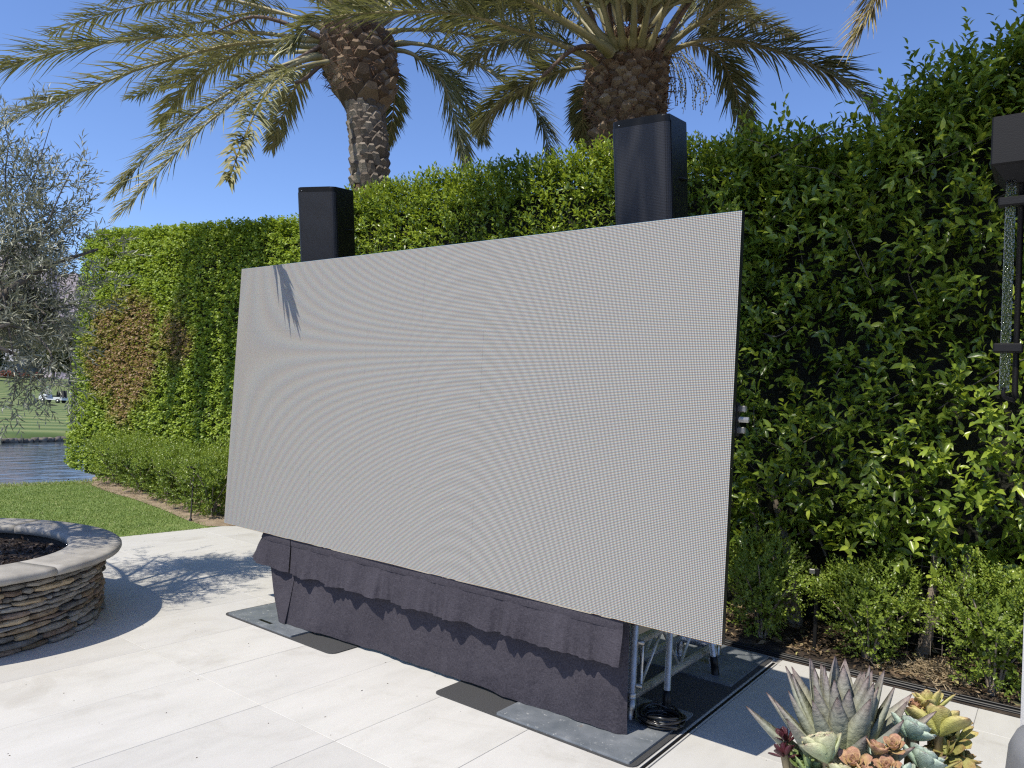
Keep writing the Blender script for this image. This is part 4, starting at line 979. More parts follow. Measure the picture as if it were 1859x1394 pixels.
# ---- right palm
axis = [np.array([-4.0, 7.2, 0.0]), np.array([-4.0, 7.2, 2.4]), on_plane_y(1137, 262, 7.2), on_plane_y(1134, 200, 7.2), on_plane_y(1137, 140, 7.2), on_plane_y(1138, 78, 7.2)]
pr, axR = palm_tree('thick date palm rising behind the right loudspeaker, its fronds fanning upward', axis, [0.40, 0.37, 0.33, 0.365, 0.385, 0.35], [
    (0.36, 0.93, 15, 17, 0.135, 0.18, 0.085, 'boot', 0.28)], (-4.0, 7.2, 0))
fibre(pr, axR, 0.36, 1.0, [0.42, 0.40, 0.37, 0.40, 0.42, 0.38], 3600, 0.20)
RF = [([(1085, 120), (1068, 104), (1022, 84), (966, 61), (927, 52), (876, 34), (800, 22), (700, 22), (606, 30), (552, 56), (522, 92)], 8.0, 6.6, .46, .20, .030),
      ([(1085, 128), (1061, 122), (1022, 129), (982, 140), (943, 165), (909, 186), (872, 232)], 8.4, 9.2, .40, .12, .028),
      ([(1108, 95), (1090, 80), (1040, 48), (955, -2), (850, -55), (740, -70)], 7.8, 6.8, .5, .25, .055),
      ([(1112, 90), (1095, 70), (1062, 28), (1035, -10), (960, -90), (860, -130)], 7.9, 7.4, .5, .25, .055),
      ([(1120, 88), (1108, 60), (1092, 0), (1075, -60), (1030, -170)], 7.9, 7.2, .5, .3, .05),
      ([(1132, 88), (1128, 60), (1121, 0), (1112, -70), (1090, -200)], 7.9, 7.0, .5, .3, .055),
      ([(1146, 88), (1150, 60), (1152, 0), (1156, -70), (1160, -190)], 7.9, 6.9, .5, .3, .055),
      ([(1160, 88), (1168, 60), (1180, 0), (1196, -70), (1230, -180)], 7.9, 7.0, .5, .3, .055),
      ([(1174, 90), (1190, 60), (1214, 0), (1246, -70), (1300, -160)], 7.9, 7.2, .5, .3, .05),
      ([(1186, 94), (1206, 65), (1238, 15), (1262, -20), (1330, -90), (1430, -120)], 8.0, 7.4, .5, .28, .05),
      ([(1194, 100), (1240, 62), (1300, 18), (1350, -20), (1430, -70), (1510, -90), (1600, -90)], 8.1, 7.0, .42, .4, .04),
      ([(1190, 104), (1211, 95), (1275, 72), (1322, 71), (1369, 80), (1440, 102), (1499, 129), (1547, 158), (1592, 205)], 8.2, 7.9, .46, .12, .034),
      ([(1192, 108), (1215, 92), (1251, 80), (1286, 88), (1312, 111), (1331, 154), (1346, 201), (1358, 258)], 8.5, 9.2, .40, .12, .03),
      ([(1195, 96), (1250, 30), (1300, -15), (1320, -10), (1302, 20), (1286, 62)], 8.4, 9.4, .42, .30, .03),
      ([(1085, 128), (1068, 150), (1060, 185), (1058, 225), (1064, 268)], 8.9, 9.8, .30, .12, .024),
      ([(1088, 112), (1040, 85), (985, 68), (925, 72), (880, 92), (850, 120)], 8.8, 10.2, .44, .12, .03),
      ([(1092, 104), (1050, 62), (990, 28), (930, 14), (870, 20), (815, 48)], 8.7, 10.0, .46, .14, .03),
      ([(1100, 96), (1062, 44), (1010, -2), (950, -12), (880, -5), (830, 18)], 8.6, 9.8, .46, .14, .03),
      ([(1182, 100), (1230, 62), (1290, 40), (1345, 35), (1400, 20 + 30), (1440, 70)], 8.8, 10.4, .34, .12, .026)]
for pts, d0, d1, ll, rn, br in RF: add_frond(pr, F(pts, d0, d1), ll * 1.2, 150, 0.30 if br > .045 else 0.20, rn, base_r=br * .8)
topR = axR[-1]
for az, el, ln, dp in ((-1.2, 0.95, 4.2, .34), (-0.8, 0.8, 4.4, .30), (-0.45, 0.85, 4.6, .28), (-0.1, 0.8, 4.3, .3), (-1.6, 1.0, 4.2, .34), (-2.0, 1.0, 4.2, .3), (0.7, 0.9, 4.2, .35), (1.5, 0.9, 4.2, .4), (2.3, 0.9, 4.2, .4), (-1.0, 1.2, 4.4, .2), (-0.3, 1.2, 4.4, .2), (3.0, 1.1, 4.2, .3)):
    crown_frond(pr, topR + np.array([0, 0, 0.15]), az, el, ln, dp, 0.5, random.uniform(.15, .45), 0.2)
for pp in ([(1098, 100), (1080, 45), (1060, -10)], [(1085, 85), (1040, 70 + 20), (985, 138)], [(1112, 92), (1108, 40), (1104, -20)], [(1192, 95), (1222, 50), (1262, -10)]):
    st = Soup().tube(spline(F(pp, 7.9, 7.7), 10) - np.array(pr.location), np.linspace(.035, .02, 10), 6)
    link('dead_stalk', st.mesh('dead_stalk'), MT['dry_rachis'], pr)
# hanging date strings
S = Soup(); D_ = Soup()
oct_v = np.array([[1, 0, 0], [-1, 0, 0], [0, 1, 0], [0, -1, 0], [0, 0, 1.3], [0, 0, -1.3]], float); oct_t = np.array([[0, 2, 4], [2, 1, 4], [1, 3, 4], [3, 0, 4], [2, 0, 5], [1, 2, 5], [3, 1, 5], [0, 3, 5]])
for k in range(34):
    x = random.uniform(1196, 1292); y0 = random.uniform(95, 130); y1 = random.uniform(165, 208)
    p = spline([at_depth(1200, 105, 8.4), at_depth((1200 + x) / 2, y0 - 12, 8.5), at_depth(x, (y0 + y1) / 2, 8.5 + random.uniform(-.2, .3)), at_depth(x + random.uniform(-6, 6), y1, 8.5 + random.uniform(-.2, .3))], 26) - np.array(pr.location)
    S.tube(p, 0.0035, 4)
    for q in p[9:]:
        if random.random() < .8: D_.add(oct_v * 0.0095 + q + RNG.normal(0, .006, 3), oct_t, random.random())
fs = link('fruit_stalk', S.mesh('fruit_stalk'), MT['rachis'], pr); dd = link('dates', D_.mesh('dates'), MT['date'], fs); dd['kind'] = 'stuff'

# ---- third palm, added past the right edge to shade the hedge; carries the dry tip
p3, ax3 = palm_tree('date palm added outside the right edge to shade the hedge, one dry frond tip hanging into the top right sky', [np.array([0.95, 7.6, 0]), np.array([0.95, 7.6, 2.4]), np.array([0.95, 7.55, 4.7]), np.array([0.95, 7.5, 5.9])], [0.4, 0.36, 0.36, 0.5], [(0.72, 0.98, 12, 8, 0.2, 0.22, 0.07, 'boot', 0.1)], (0.95, 7.6, 0))
top3 = ax3[-1]
add_frond(p3, [top3 + np.array([-.3, -.2, 0.1]), at_depth(1760, -190, 7.6), at_depth(1660, -150, 7.2), at_depth(1612, -60, 7.0), at_depth(1585, 10, 6.95), at_depth(1548, 84, 6.9)], .60, 220, .2, .85, wid=.022)
for az, el, ln, dp in ((-1.57, .50, 5.4, .30), (-1.75, .55, 5.4, .3), (-1.92, .55, 5.4, .3), (-2.08, .50, 5.6, .3), (-2.2, .45, 5.4, .3), (-1.4, .35, 5.4, .2), (-1.68, .55, 5.2, .3), (-1.85, .6, 5.6, .3), (-2.02, .6, 5.4, .3), (-2.3, .9, 4.8, .3), (-2.15, .30, 6.6, .20), (-2.02, .45, 6.6, .36), (-2.10, .40, 6.7, .34), (-2.17, .48, 6.5, .40), (-2.25, .42, 6.5, .36), (-2.32, .46, 6.3, .38), (-2.40, .44, 6.2, .36), (-2.48, .40, 6.0, .32), (-2.09, .34, 6.2, .28), (-2.20, .36, 6.4, .30), (-2.36, .34, 6.4, .28), (-1.98, .27, 6.7, .22), (-2.06, .26, 6.8, .22), (-2.12, .28, 6.7, .24), (-2.28, .34, 6.4, .22), (-2.4, .38, 6.2, .26), (-2.5, .42, 6.0, .28), (-2.22, .50, 6.6, .34), (-2.35, .55, 6.4, .36), (-0.7, .7, 4.6, .4), (0.1, .7, 4.6, .5), (0.9, .7, 4.6, .5), (1.7, .7, 4.6, .5), (2.5, .8, 4.6, .4), (3.0, 1.0, 4.6, .3)):  # most of this fan is added to throw shade on the hedge
    crown_frond(p3, top3 + np.array([0, 0, 0.1]), az, el, ln, dp, 0.55, random.uniform(.15, .5), 0.3)

# ================================================================== OLIVE TREE IN THE ROUND PLANTER
PC = np.array([-6.03, 1.60])
ol = thing('olive_tree', 'silvery olive tree growing in the round stone planter', 'olive tree', (PC[0], PC[1], 0.40))
L0 = np.array(ol.location)
S = Soup()
trunk = spline([(0, 0, -0.1), (-0.05, -0.03, 0.5), (0.02, 0.05, 1.0), (-0.02, 0.1, 1.5)], 14); S.tube(trunk, np.linspace(0.12, 0.07, 14), 10)
limbs = []
for k in range(17):
    a = k * 2.399; el = 0.30 + 0.65 * random.random(); ln = random.uniform(1.0, 1.75)
    if math.cos(a) > 0.1: ln *= 0.38
    b = trunk[random.randint(7, 13)]; e = b + np.array([math.cos(a) * math.cos(el), math.sin(a) * math.cos(el), math.sin(el)]) * ln
    mid = (b + e) / 2 + np.array([0, 0, 0.12]); pts = spline([b, mid, e], 9); S.tube(pts, np.linspace(0.035, 0.010, 9), 6); limbs.append(pts)
vis = [((30, 560), (25, 430), (60, 330), (95, 215), 6.1), ((35, 520), (75, 430), (110, 350), (135, 300), 6.0), ((20, 600), (60, 640), (80, 690), (70, 730 - 20), 5.7), ((60, 560), (110, 560), (150, 540), (188, 520), 6.2),
       ((60, 600), (95, 650), (60, 690), (10, 742), 5.6), ((50, 540), (110, 600), (125, 640), (136, 728), 5.9), ((0, 500), (20, 620), (30, 680), (22, 735), 5.5), ((30, 480), (90, 430), (125, 400), (150, 378), 6.1), ((30, 420), (10, 330), (15, 260), (5, 215), 6.1)]
for p0, p1, p2, p3, dp in vis:
    dd_ = dp * 0.93
    pts = spline([at_depth(*p0, dd_ * 1.03), at_depth(*p1, dd_), at_depth(*p2, dd_), at_depth(*p3, dd_ * 0.98)], 12) - L0
    pts = np.vstack([spline([limbs[0][4] * 0.4 + np.array([0.1, 0.2, 1.2]), pts[0]], 4)[:-1], pts])
    S.tube(pts, np.linspace(0.010, 0.002, len(pts)), 6); limbs.append(pts[3:]); limbs.append(pts[3:])
link('trunk', S.mesh('trunk'), MT['olive_bark'], ol)
Ps, As = [], []
for pts in limbs[:17]:
    for _k in range(58):
        i = random.randint(3, len(pts) - 1); o_ = RNG.normal(0, 0.21, 3); Ps.append(pts[i] + o_); As.append(o_ * 2 + [0, 0, 0.1] + RNG.normal(0, 0.4, 3))
n_gen = len(Ps); n_twig = 17 * len(limbs[17:])
for pts in limbs[17:]:
    for _k in range(17):
        i = random.randint(0, len(pts) - 1); o_ = RNG.normal(0, 0.055, 3); Ps.append(pts[i] + o_); As.append(o_ * 5 + (pts[-1] - pts[0]) * 0.9 + RNG.normal(0, 0.3, 3))
# crown masses that lean into the picture
for (px, py, rpx, n_) in ((5, 330, 55, 60), (45, 385, 62, 100), (10, 450, 60, 110), (65, 455, 52, 90), (18, 540, 58, 110), (72, 545, 40, 60), (35, 605, 44, 70), (100, 600, 34, 60), (95, 480, 30, 30), (120, 395, 28, 20), (90, 320, 34, 24)):
    c = at_depth(px - 12, py, 5.65 + random.uniform(-.2, .35)) - L0; rr_ = rpx * 5.2 / F_PX
    for _k in range(int(n_ * 1.25)):
        o_ = RNG.normal(0, 0.55, 3) * rr_; Ps.append(c + o_); As.append(o_ * 3 + [0.1, 0.1, 0.15] + RNG.normal(0, 0.6, 3))
Ps = np.array(Ps); As = np.array(As)
on_twig = np.zeros(len(Ps) + 7 * 75, bool); on_twig[n_gen:n_gen + n_twig] = True
# part of the crown that overhangs the near side of the planter
for _c in ((-6.0, 0.75, 2.5), (-6.5, 0.5, 2.7), (-5.9, 0.35, 3.0), (-6.3, 1.0, 2.9), (-6.9, 0.9, 2.6), (-5.85, 1.1, 2.6), (-6.6, 0.1, 3.1)):
    o_ = RNG.normal(0, 0.23, (75, 3)); Ps = np.concatenate([Ps, np.array(_c) - L0 + o_]); As = np.concatenate([As, o_ * 3 + RNG.normal(0, .5, o_.shape)])
keep = (Ps[:, 0] + L0[0] < -5.60) & ((Ps[:, 2] + L0[2] > 1.95) | on_twig)
Ps, As = Ps[keep], As[keep]
V, T, r, _ = sprigs(Ps, As, 9, 0.18, 0.076, 0.17, 0.85, LEAF4, 0.25, 0.5)
link('crown', tri_mesh('crown', V, T, {'rnd': r}), MT['olive'], ol)['kind'] = 'stuff'

# ------------------------------------------------------------------ the planter itself
pt = thing('stone_planter', 'round raised planter of stacked ledge stone with smooth pale coping', 'planter', (PC[0], PC[1], 0))
MT['backing'] = mat('planter_mortar', [(0.3, (0.02, 0.017, 0.014)), (0.7, (0.05, 0.042, 0.035))], 20, 0.95)
lathe('backing_wall', [(1.065, 0.0), (1.065, 0.44), (0.90, 0.44), (0.90, 0.30)], MT['backing'], pt, 64)
st_cols = [((.18, .162, .135), (.30, .275, .235)), ((.23, .17, .105), (.36, .275, .18)), ((.18, .172, .155), (.29, .28, .255)), ((.29, .22, .13), (.41, .325, .21)), ((.185, .135, .098), (.29, .215, .16)), ((.26, .24, .205), (.37, .345, .30))]
stone_m = []
for i, (c1, c2) in enumerate(st_cols):
    stone_m.append(mat('ledge_stone_%d' % i, [(0.28, tuple(v * 0.6 for v in c1)), (0.45, c1), (0.62, c2), (0.8, tuple(min(1, v * 1.25) for v in c2))], 16, 0.9, bmp=1.0, bscale=55, bdist=0.012, stretch=(1, 1, 2.2), objrand=0.3))
def stone_geo(a0, a1, z0, z1, r0):
    V = []; ns_ = max(2, int((a1 - a0) / 0.045)); Fc = []
    tl = random.uniform(-.004, .004)
    for i in range(ns_ + 1):
        u = i / ns_; a = a0 + (a1 - a0) * u
        e = 0.010 if i in (0, ns_) else 0
        out = r0 + random.uniform(-.006, .007) - e
        zb_, zt_ = z0 + random.uniform(0, .005) + tl * (u - .5) * 2 + e * .3, z1 - random.uniform(0, .006) + tl * (u - .5) * 2 - e * .4
        for r_, z in ((1.05, zb_), (out - .008, zb_), (out, zb_ * .75 + zt_ * .25), (out + random.uniform(-.003, .003), zb_ * .3 + zt_ * .7), (out - .009, zt_), (1.05, zt_)):
            V.append((r_ * math.cos(a), r_ * math.sin(a), z))
    for i in range(ns_):
        for j in range(5):
            q = i * 6 + j; Fc.append((q, q + 6, q + 7, q + 1))
    Fc.append((0, 1, 2, 3, 4, 5)); q = ns_ * 6; Fc.append((q + 5, q + 4, q + 3, q + 2, q + 1, q))
    return V, Fc
z = 0.002; rest = [[] for _ in st_cols]; n_st = 0
cam_a = math.atan2(-PC[1], -PC[0])
while z < 0.432:
    h = random.uniform(0.024, 0.042); z1 = min(z + h, 0.442); a = random.uniform(0, .3); a_end = a + 2 * math.pi
    while a < a_end - 0.03:
        w = random.uniform(0.06, 0.30) if random.random() < .8 else random.uniform(.03, .06); a1 = min(a + w, a_end)
        mid = (a + a1) / 2; dif = abs((mid - cam_a + math.pi) % (2 * math.pi) - math.pi)
        Vs, Fs = stone_geo(a + .002, a1 - .002, z, z1 - .002, 1.092 + random.uniform(-.014, .016) - 0.02 * (z / .43) + .02)
        ci = random.randrange(len(st_cols))
        if dif < 1.45 and n_st < 299:
            link('stone', pyd('stone', Vs, Fs), stone_m[ci], pt); n_st += 1
        else: rest[ci].append((Vs, Fs))
        a = a1
    z = z1
V = []; Fc = []; mi = []
for ci, lst in enumerate(rest):
    for Vs, Fs in lst:
        b0 = len(V); V += Vs; Fc += [tuple(i + b0 for i in f) for f in Fs]; mi += [ci] * len(Fs)
me = pyd('stones', V, Fc)
for m in stone_m: me.materials.append(m)
me.polygons.foreach_set('material_index', mi); o = link('stones', me, None, pt); o['kind'] = 'stuff'
prof = [(0.865, 0.440), (0.862, 0.482), (0.870, 0.494), (0.890, 0.500), (1.170, 0.502), (1.190, 0.497), (1.201, 0.486), (1.203, 0.468), (1.195, 0.452), (1.172, 0.443), (1.05, 0.4435)]
nseg = 7
for k in range(nseg):
    a0 = 2 * math.pi * k / nseg + 0.35; a1 = 2 * math.pi * (k + 1) / nseg + 0.35 - 0.004; V = []; Fc = []; m_ = 14; np_ = len(prof)
    for i in range(m_ + 1):
        a = a0 + (a1 - a0) * i / m_
        V += [(r_ * math.cos(a), r_ * math.sin(a), z_) for r_, z_ in prof]
    for i in range(m_):
        for j in range(np_):
            q = i * np_ + j; q2 = i * np_ + (j + 1) % np_; Fc.append((q, q + np_, q2 + np_, q2))
    Fc.append(tuple(range(np_))); Fc.append(tuple(m_ * np_ + j for j in reversed(range(np_))))
    link('coping', pyd('coping', V, Fc, True), MT['concrete'], pt)
n = 22; V = []; Fc = []
for i in range(n):
    for j in range(n):
        x = -0.9 + 1.8 * i / (n - 1); y = -0.9 + 1.8 * j / (n - 1); rr_ = math.hypot(x, y)
        s_ = min(1, 0.89 / max(rr_, 1e-6)) if rr_ > 0.89 else 1
        V.append((x * s_, y * s_, 0.385 + random.uniform(-.012, .012) + 0.03 * max(0, 1 - rr_)))
for i in range(n - 1):
    for j in range(n - 1): q = i * n + j; Fc.append((q, q + n, q + n + 1, q + 1))
link('mulch_bed', pyd('mulch_bed', V, Fc, True), MT['mulch'], pt)
n = 3800; a = RNG.uniform(0, 6.28, n); rr_ = 0.86 * np.sqrt(RNG.random(n))
P = np.stack([rr_ * np.cos(a), rr_ * np.sin(a), 0.392 + 0.03 * (1 - rr_) + RNG.uniform(-.008, .016, n)], 1); D = RNG.normal(0, 1, (n, 3)); D[:, 2] *= .35
Lc = RNG.uniform(.012, .05, n)
V, T, k = leaves(P, D, np.array([0, 0, 1.]) + RNG.normal(0, .6, (n, 3)), Lc, Lc * .4, LEAF4)
MT['chips'] = leaf_mat('bark_chips', [(0.0, (.018, .012, .009)), (.6, (.06, .042, .032)), (.9, (.17, .13, .10)), (1.0, (.30, .25, .20))], .85, .03, (.1, .06, .03), .2)
link('bark_chips', tri_mesh('bark_chips', V, T, {'rnd': np.repeat(RNG.random(n), k)}), MT['chips'], pt)['kind'] = 'stuff'

# ================================================================== LED WALL
SX0, SY, SZ0 = -5.190, 3.303, 0.616
wall = thing('led_wall', 'large grey LED video wall of square panels, switched off, facing the patio', 'LED screen', (-3.19, 3.36, 0.616))
bm = box_bm(bmesh.new(), (0, 0.020, 0), (0.49965, 0.040, 0.49965), 0.0003)
pm = bm_mesh('panel', bm); pm.materials.append(MT['led']); pm.materials.append(MT['black_plastic'])
for p in pm.polygons: p.material_index = 0 if p.normal.y < -0.9 else 1
WL = np.array(wall.location)
for i in range(8):
    for j in range(4):
        o = link('panel', pm, None, wall)
        o.location = (SX0 + 0.25 + 0.5 * i - WL[0], SY - WL[1] + random.uniform(-.0003, .0003), SZ0 + 0.25 + 0.5 * j - WL[2])
        o.rotation_euler = (random.uniform(-.0005, .0005), random.uniform(-.0002, .0002), random.uniform(-.0005, .0005))
for z in (0.75, 1.6, 2.45):
    tube('support_rail', [(-1.98, 0.008, z - SZ0), (1.94, 0.008, z - SZ0)], 0.024, MT['dull_alu'], wall, 10)
# clamp bracket that shows past the right edge
cl = on_plane_y(1352, 762, 3.46) - WL
for dz in (-.05, .05): box('clamp', (2.0, 0.05, cl[2] + dz), (0.05, 0.03, 0.03), MT['dull_alu'], wall, .004)
tube('clamp_bar', [(1.86, 0.06, cl[2]), (2.035, 0.06, cl[2])], 0.014, MT['alu'], wall, 10)
box('clamp_plate', (1.985, 0.045, cl[2]), (0.014, 0.05, 0.16), MT['black_metal'], wall, .003)

# ------------------------------------------------------------------ mats and plates on the patio
def rounded_slab(name, x0, x1, y0, y1, z0, z1, rad, m, parent=None, bev=.0015):
    bm = bmesh.new(); vs = []
    for cx_, cy_, a0 in ((x1 - rad, y1 - rad, 0), (x0 + rad, y1 - rad, 90), (x0 + rad, y0 + rad, 180), (x1 - rad, y0 + rad, 270)):
        for k in range(5):
            a = math.radians(a0 + 90 * k / 4); vs.append(bm.verts.new((cx_ + rad * math.cos(a), cy_ + rad * math.sin(a), z0)))
    f = bm.faces.new(vs); r = bmesh.ops.extrude_face_region(bm, geom=[f])
    up = [v for v in r['geom'] if isinstance(v, bmesh.types.BMVert)]
    bmesh.ops.translate(bm, verts=up, vec=(0, 0, z1 - z0))
    return link(name, bm_mesh(name, bm), m, parent)
tag(rounded_slab('rubber_mat', -4.89, -3.665, 3.155, 4.05, 0.0005, 0.0065, .05, MT['rubber']), 'black rubber mat under the left base plate of the screen', 'rubber mat', 'mats under the screen')
tag(rounded_slab('rubber_mat', -2.79, -1.525, 3.160, 5.28, 0.0005, 0.0065, .04, MT['rubber']), 'black rubber mat under the right base plates of the screen', 'rubber mat', 'mats under the screen')
pa = thing('base_plate', 'scratched steel base plate at the left foot of the screen', 'base plate', (-4.475, 3.56, 0.0065), 'steel base plates of the screen')
rounded_slab('plate', -0.368, 0.372, -0.395, 0.39, 0.0004, 0.0125, .012, MT['plate'], pa)
sl = on_ground(482, 1130, .0125); box('hand_slot', (sl[0] + 4.475, sl[1] - 3.56, 0.0128), (0.14, 0.026, 0.0012), MT['black_plastic'], pa)
pb = thing('base_plate', 'scratched steel base plate with rust marks at the right front foot of the screen', 'base plate', (-1.95, 3.55, 0.0065), 'steel base plates of the screen')
rounded_slab('plate', -0.395, 0.395, -0.38, 0.38, 0.0004, 0.0125, .008, MT['plate'], pb)
MT['rust'] = mat('rust_stain', [(0.35, (0.20, 0.12, 0.06)), (0.7, (0.38, 0.25, 0.14))], 30, 0.9)
pc = thing('base_plate', 'shaded steel base plate behind the screen, nearest the planting bed', 'base plate', (-1.95, 4.89, 0.0065), 'steel base plates of the screen')
rounded_slab('plate', -0.395, 0.395, -0.38, 0.37, 0.0004, 0.0125, .008, MT['plate'], pc)
PZ = 0.0195
# ------------------------------------------------------------------ towers behind the screen
def truss_tower(lab, x0, x1, y0, y1, ztop, outrig):
    t = thing('truss_tower', lab, 'truss', ((x0 + x1) / 2, (y0 + y1) / 2, PZ)); L0 = np.array(t.location)
    def tb(nm, a, b, r, m='alu', n=12): return tube(nm, [np.array(a) - L0, (np.array(a) + np.array(b)) / 2 - L0, np.array(b) - L0], r, MT[m], t, n)
    for x in (x0, x1):
        for y in (y0, y1):
            if outrig and x == x1 and y == y1: continue      # triangular truss
            tb('foot_socket', (x, y, PZ), (x, y, PZ + .10), .027, 'dull_alu')
            tb('chord', (x, y, PZ + .10), (x, y, ztop), .0245)
            tb('collar', (x, y, .52), (x, y, .56), .030, 'dull_alu'); tb('collar', (x, y, .13), (x, y, .16), .030, 'dull_alu')
    zs_ = np.arange(.2, ztop - .1, .33)
    for k, z in enumerate(zs_):
        for (xa, ya), (xb, yb) in ((((x0, y0), (x1, y0)), ((x1, y0), (x0, y1)), ((x0, y0), (x0, y1))) if outrig else (((x0, y0), (x1, y0)), ((x1, y0), (x1, y1)), ((x0, y0), (x0, y1)), ((x0, y1), (x1, y1)))):
            s = k % 2; tb('brace', (xa, ya, z + (.33 if s else 0)), (xb, yb, z + (0 if s else .33)), .008, 'dull_alu', 7)
    box('top_plate', ((x0 + x1) / 2 - L0[0], (y0 + y1) / 2 - L0[1], ztop + .01 - L0[2]), (x1 - x0 + .12, y1 - y0 + .14, .02), MT['black_metal'], t, .003)
    if outrig:
        ye = 4.80
        for z, r in ((.135, .0245), (.42, .0245)):
            for x in (x1, x0): tb('base_chord', (x, y0 if x == x1 else y1, z), (x, ye, z), r)
        yy_ = np.linspace(y0 + .08, ye, 5)
        for k in range(4):
            a, b = (.135, .42) if k % 2 == 0 else (.42, .135)
            for x in (x1, x0): tb('base_brace', (x, yy_[k], a), (x, yy_[k + 1], b), .009, 'alu', 7)
        for x in (x0, x1):
            tb('end_post', (x, ye, PZ), (x, ye, .46), .0245); tb('foot_socket', (x, ye, PZ), (x, ye, PZ + .12), .030, 'dull_alu')
        tb('end_rail', (x0, ye, .135), (x1, ye, .135), .0245); tb('end_rail', (x0, ye, .42), (x1, ye, .42), .0245)
        tb('rear_socket', (-1.84, 5.02, PZ), (-1.84, 5.02, PZ + .14), .027, 'dull_alu'); tb('rear_link', (-1.84, ye, .135), (-1.84, 5.02, .135), .015)
        # quick-release couplers on the visible front chord
        for z in (.20, .43): tb('coupler', (x1 - .01, y0 - .002, z), (x1 + .055, y0 + .015, z - .005), .014, 'dull_alu', 8)
        tb('tie_rod', (x1 + .045, y0 + .02, .19), (x1 + .045, y0 + .02, .44), .007)
    return t
truss_tower('aluminium truss tower and floor frame showing under the right end of the screen', -2.02, -1.785, 3.62, 3.86, 2.56, True)
truss_tower('aluminium truss tower hidden behind the left end of the screen', -4.93, -4.70, 3.74, 3.94, 2.60, False)
# ------------------------------------------------------------------ poles and cable
p1 = thing('stand_pole', 'bare aluminium pole with black foot standing inside the cable coil', 'pole', (-1.66, 3.80, PZ), 'poles behind the screen')
tube('pole', [(0, 0, .13), (0, 0, 1.0), (0, 0, 1.9)], .0185, MT['alu'], p1, 12); tube('foot', [(0, 0, 0), (0, 0, .07), (0, 0, .135)], [.026, .024, .022], MT['black_plastic'], p1, 12)
p2 = thing('stand_pole', 'slanting aluminium brace pole with black tip behind the screen', 'pole', (-1.698, 4.62, PZ), 'poles behind the screen')
tube('pole', [(-.004, -.03, .11), (-.06, -.45, 1.3)], .018, MT['alu'], p2, 12); tube('foot', [(0, 0, 0.0), (-.002, -.015, .06), (-.0045, -.034, .125)], [.026, .024, .022], MT['black_plastic'], p2, 12)
cc = on_ground(1200, 1312, PZ)
coil = thing('cable_coil', 'coil of glossy black cable lying on the right base plate', 'cable', (cc[0], cc[1], PZ))
MT['cable'] = mat('black_cable', [(0.3, (0.008, 0.008, 0.009)), (0.7, (0.014, 0.014, 0.015))], 20, 0.22, spec=0.6)
pts = []
for k in range(11 * 22):
    a = 2 * math.pi * k / 22; lp = k // 22
    rad = .085 + .038 * ((lp * 37) % 11) / 11 + .004 * math.sin(3 * a + lp)
    pts.append((rad * math.cos(a) * 1.05, rad * math.sin(a), .0075 + .006 * lp * (0.75 + .25 * math.sin(2 * a + lp))))
tube('loops', pts, .0062, MT['cable'], coil, 6)
tl_ = [(0.11, 0.0, .03), (0.16, 0.05, .012), (0.12, 0.16, .007), (0.10, 0.5, .007), (.08, 1.1, .012)]
tube('tail', spline([(-.09, .02, .05), (-.13, -.02, .03), (-.14, .03, .2), (-.135, -.04, .42), (-.15, -.08, .60)], 20), .0035, MT['cable'], coil, 6)

# ------------------------------------------------------------------ skirt
sk = thing('stage_skirt', 'dark charcoal linen skirt with gathered valance below the LED wall', 'stage skirt', (-3.2, 3.36, 0))
SK = np.array(sk.location)
def cloth(name, nx, nz, fn, m=MT['cloth']):
    V = []; Fc = []
    for i in range(nx + 1):
        for j in range(nz + 1): V.append(np.array(fn(i / nx, j / nz)) - SK)
    for i in range(nx):
        for j in range(nz):
            q = i * (nz + 1) + j; Fc.append((q, q + nz + 1, q + nz + 2, q + 1))
    return link(name, pyd(name, V, Fc, True), m, sk)
_rs = [(random.uniform(0, 6.28), random.uniform(.7, 1.3)) for _ in range(8)]
def gather(x): # irregular pleats, 0..1
    return (0.5 + 0.5 * math.sin(23 * x + 1.6 * math.sin(5.3 * x + 1) + _rs[0][0])) * (0.45 + 0.55 * abs(math.sin(9.1 * x + _rs[1][0]))) + 0.22 * math.sin(61 * x + 2 * math.sin(11 * x))
def soft(x): return 0.5 * math.sin(6.3 * x + 1.1 * math.sin(2.1 * x)) + 0.3 * math.sin(14.7 * x + _rs[2][0])
def panel_main(u, t):
    x = -4.352 + u * (4.352 - 1.700); z = .588 - t * (.588 - .020 - .006 * math.sin(9 * x))
    kick = np.interp(x, [-4.36, -3.9, -3.3, -1.7], [.075, .035, .0, .0])
    y = 3.362 - kick * t ** 1.6 + .018 * soft(x) * t + .007 * gather(x) * t + .003 * math.sin(47 * x + 3 * t) * math.sin(8 * x + 5 * t) + .012 * t * t
    if u > .985: y += (u - .985) / .015 * .03
    return (x, y, max(z, .0205))
cloth('front_panel', 230, 22, panel_main)
def panel_left(u, t):
    xl_ = -4.80 + (.0 if t < .25 else (t - .25) / .75 * .34); x = xl_ + u * (-4.335 - xl_); z = .588 - t * .566
    y = 3.372 - .085 * t ** 1.4 + .010 * math.sin(21 * x) * t * (1 - u) + (1 - u) ** 6 * .10 * (1 - t * .4)
    return (x, y, max(z, .0205))
cloth('corner_panel', 50, 22, panel_left)
def val_main(u, t):
    x = -4.36 + u * (4.36 - 1.697); z = .609 - t * (.235 + .007 * math.sin(19 * x) - .012 * (u))
    y = 3.318 - t * .004 - (t ** 1.25) * (.040 * gather(x) + .006 * math.sin(97 * x + 4 * math.sin(13 * x))) + .004 * math.sin(7 * x)
    return (x, y, z)
cloth('valance', 300, 12, val_main)
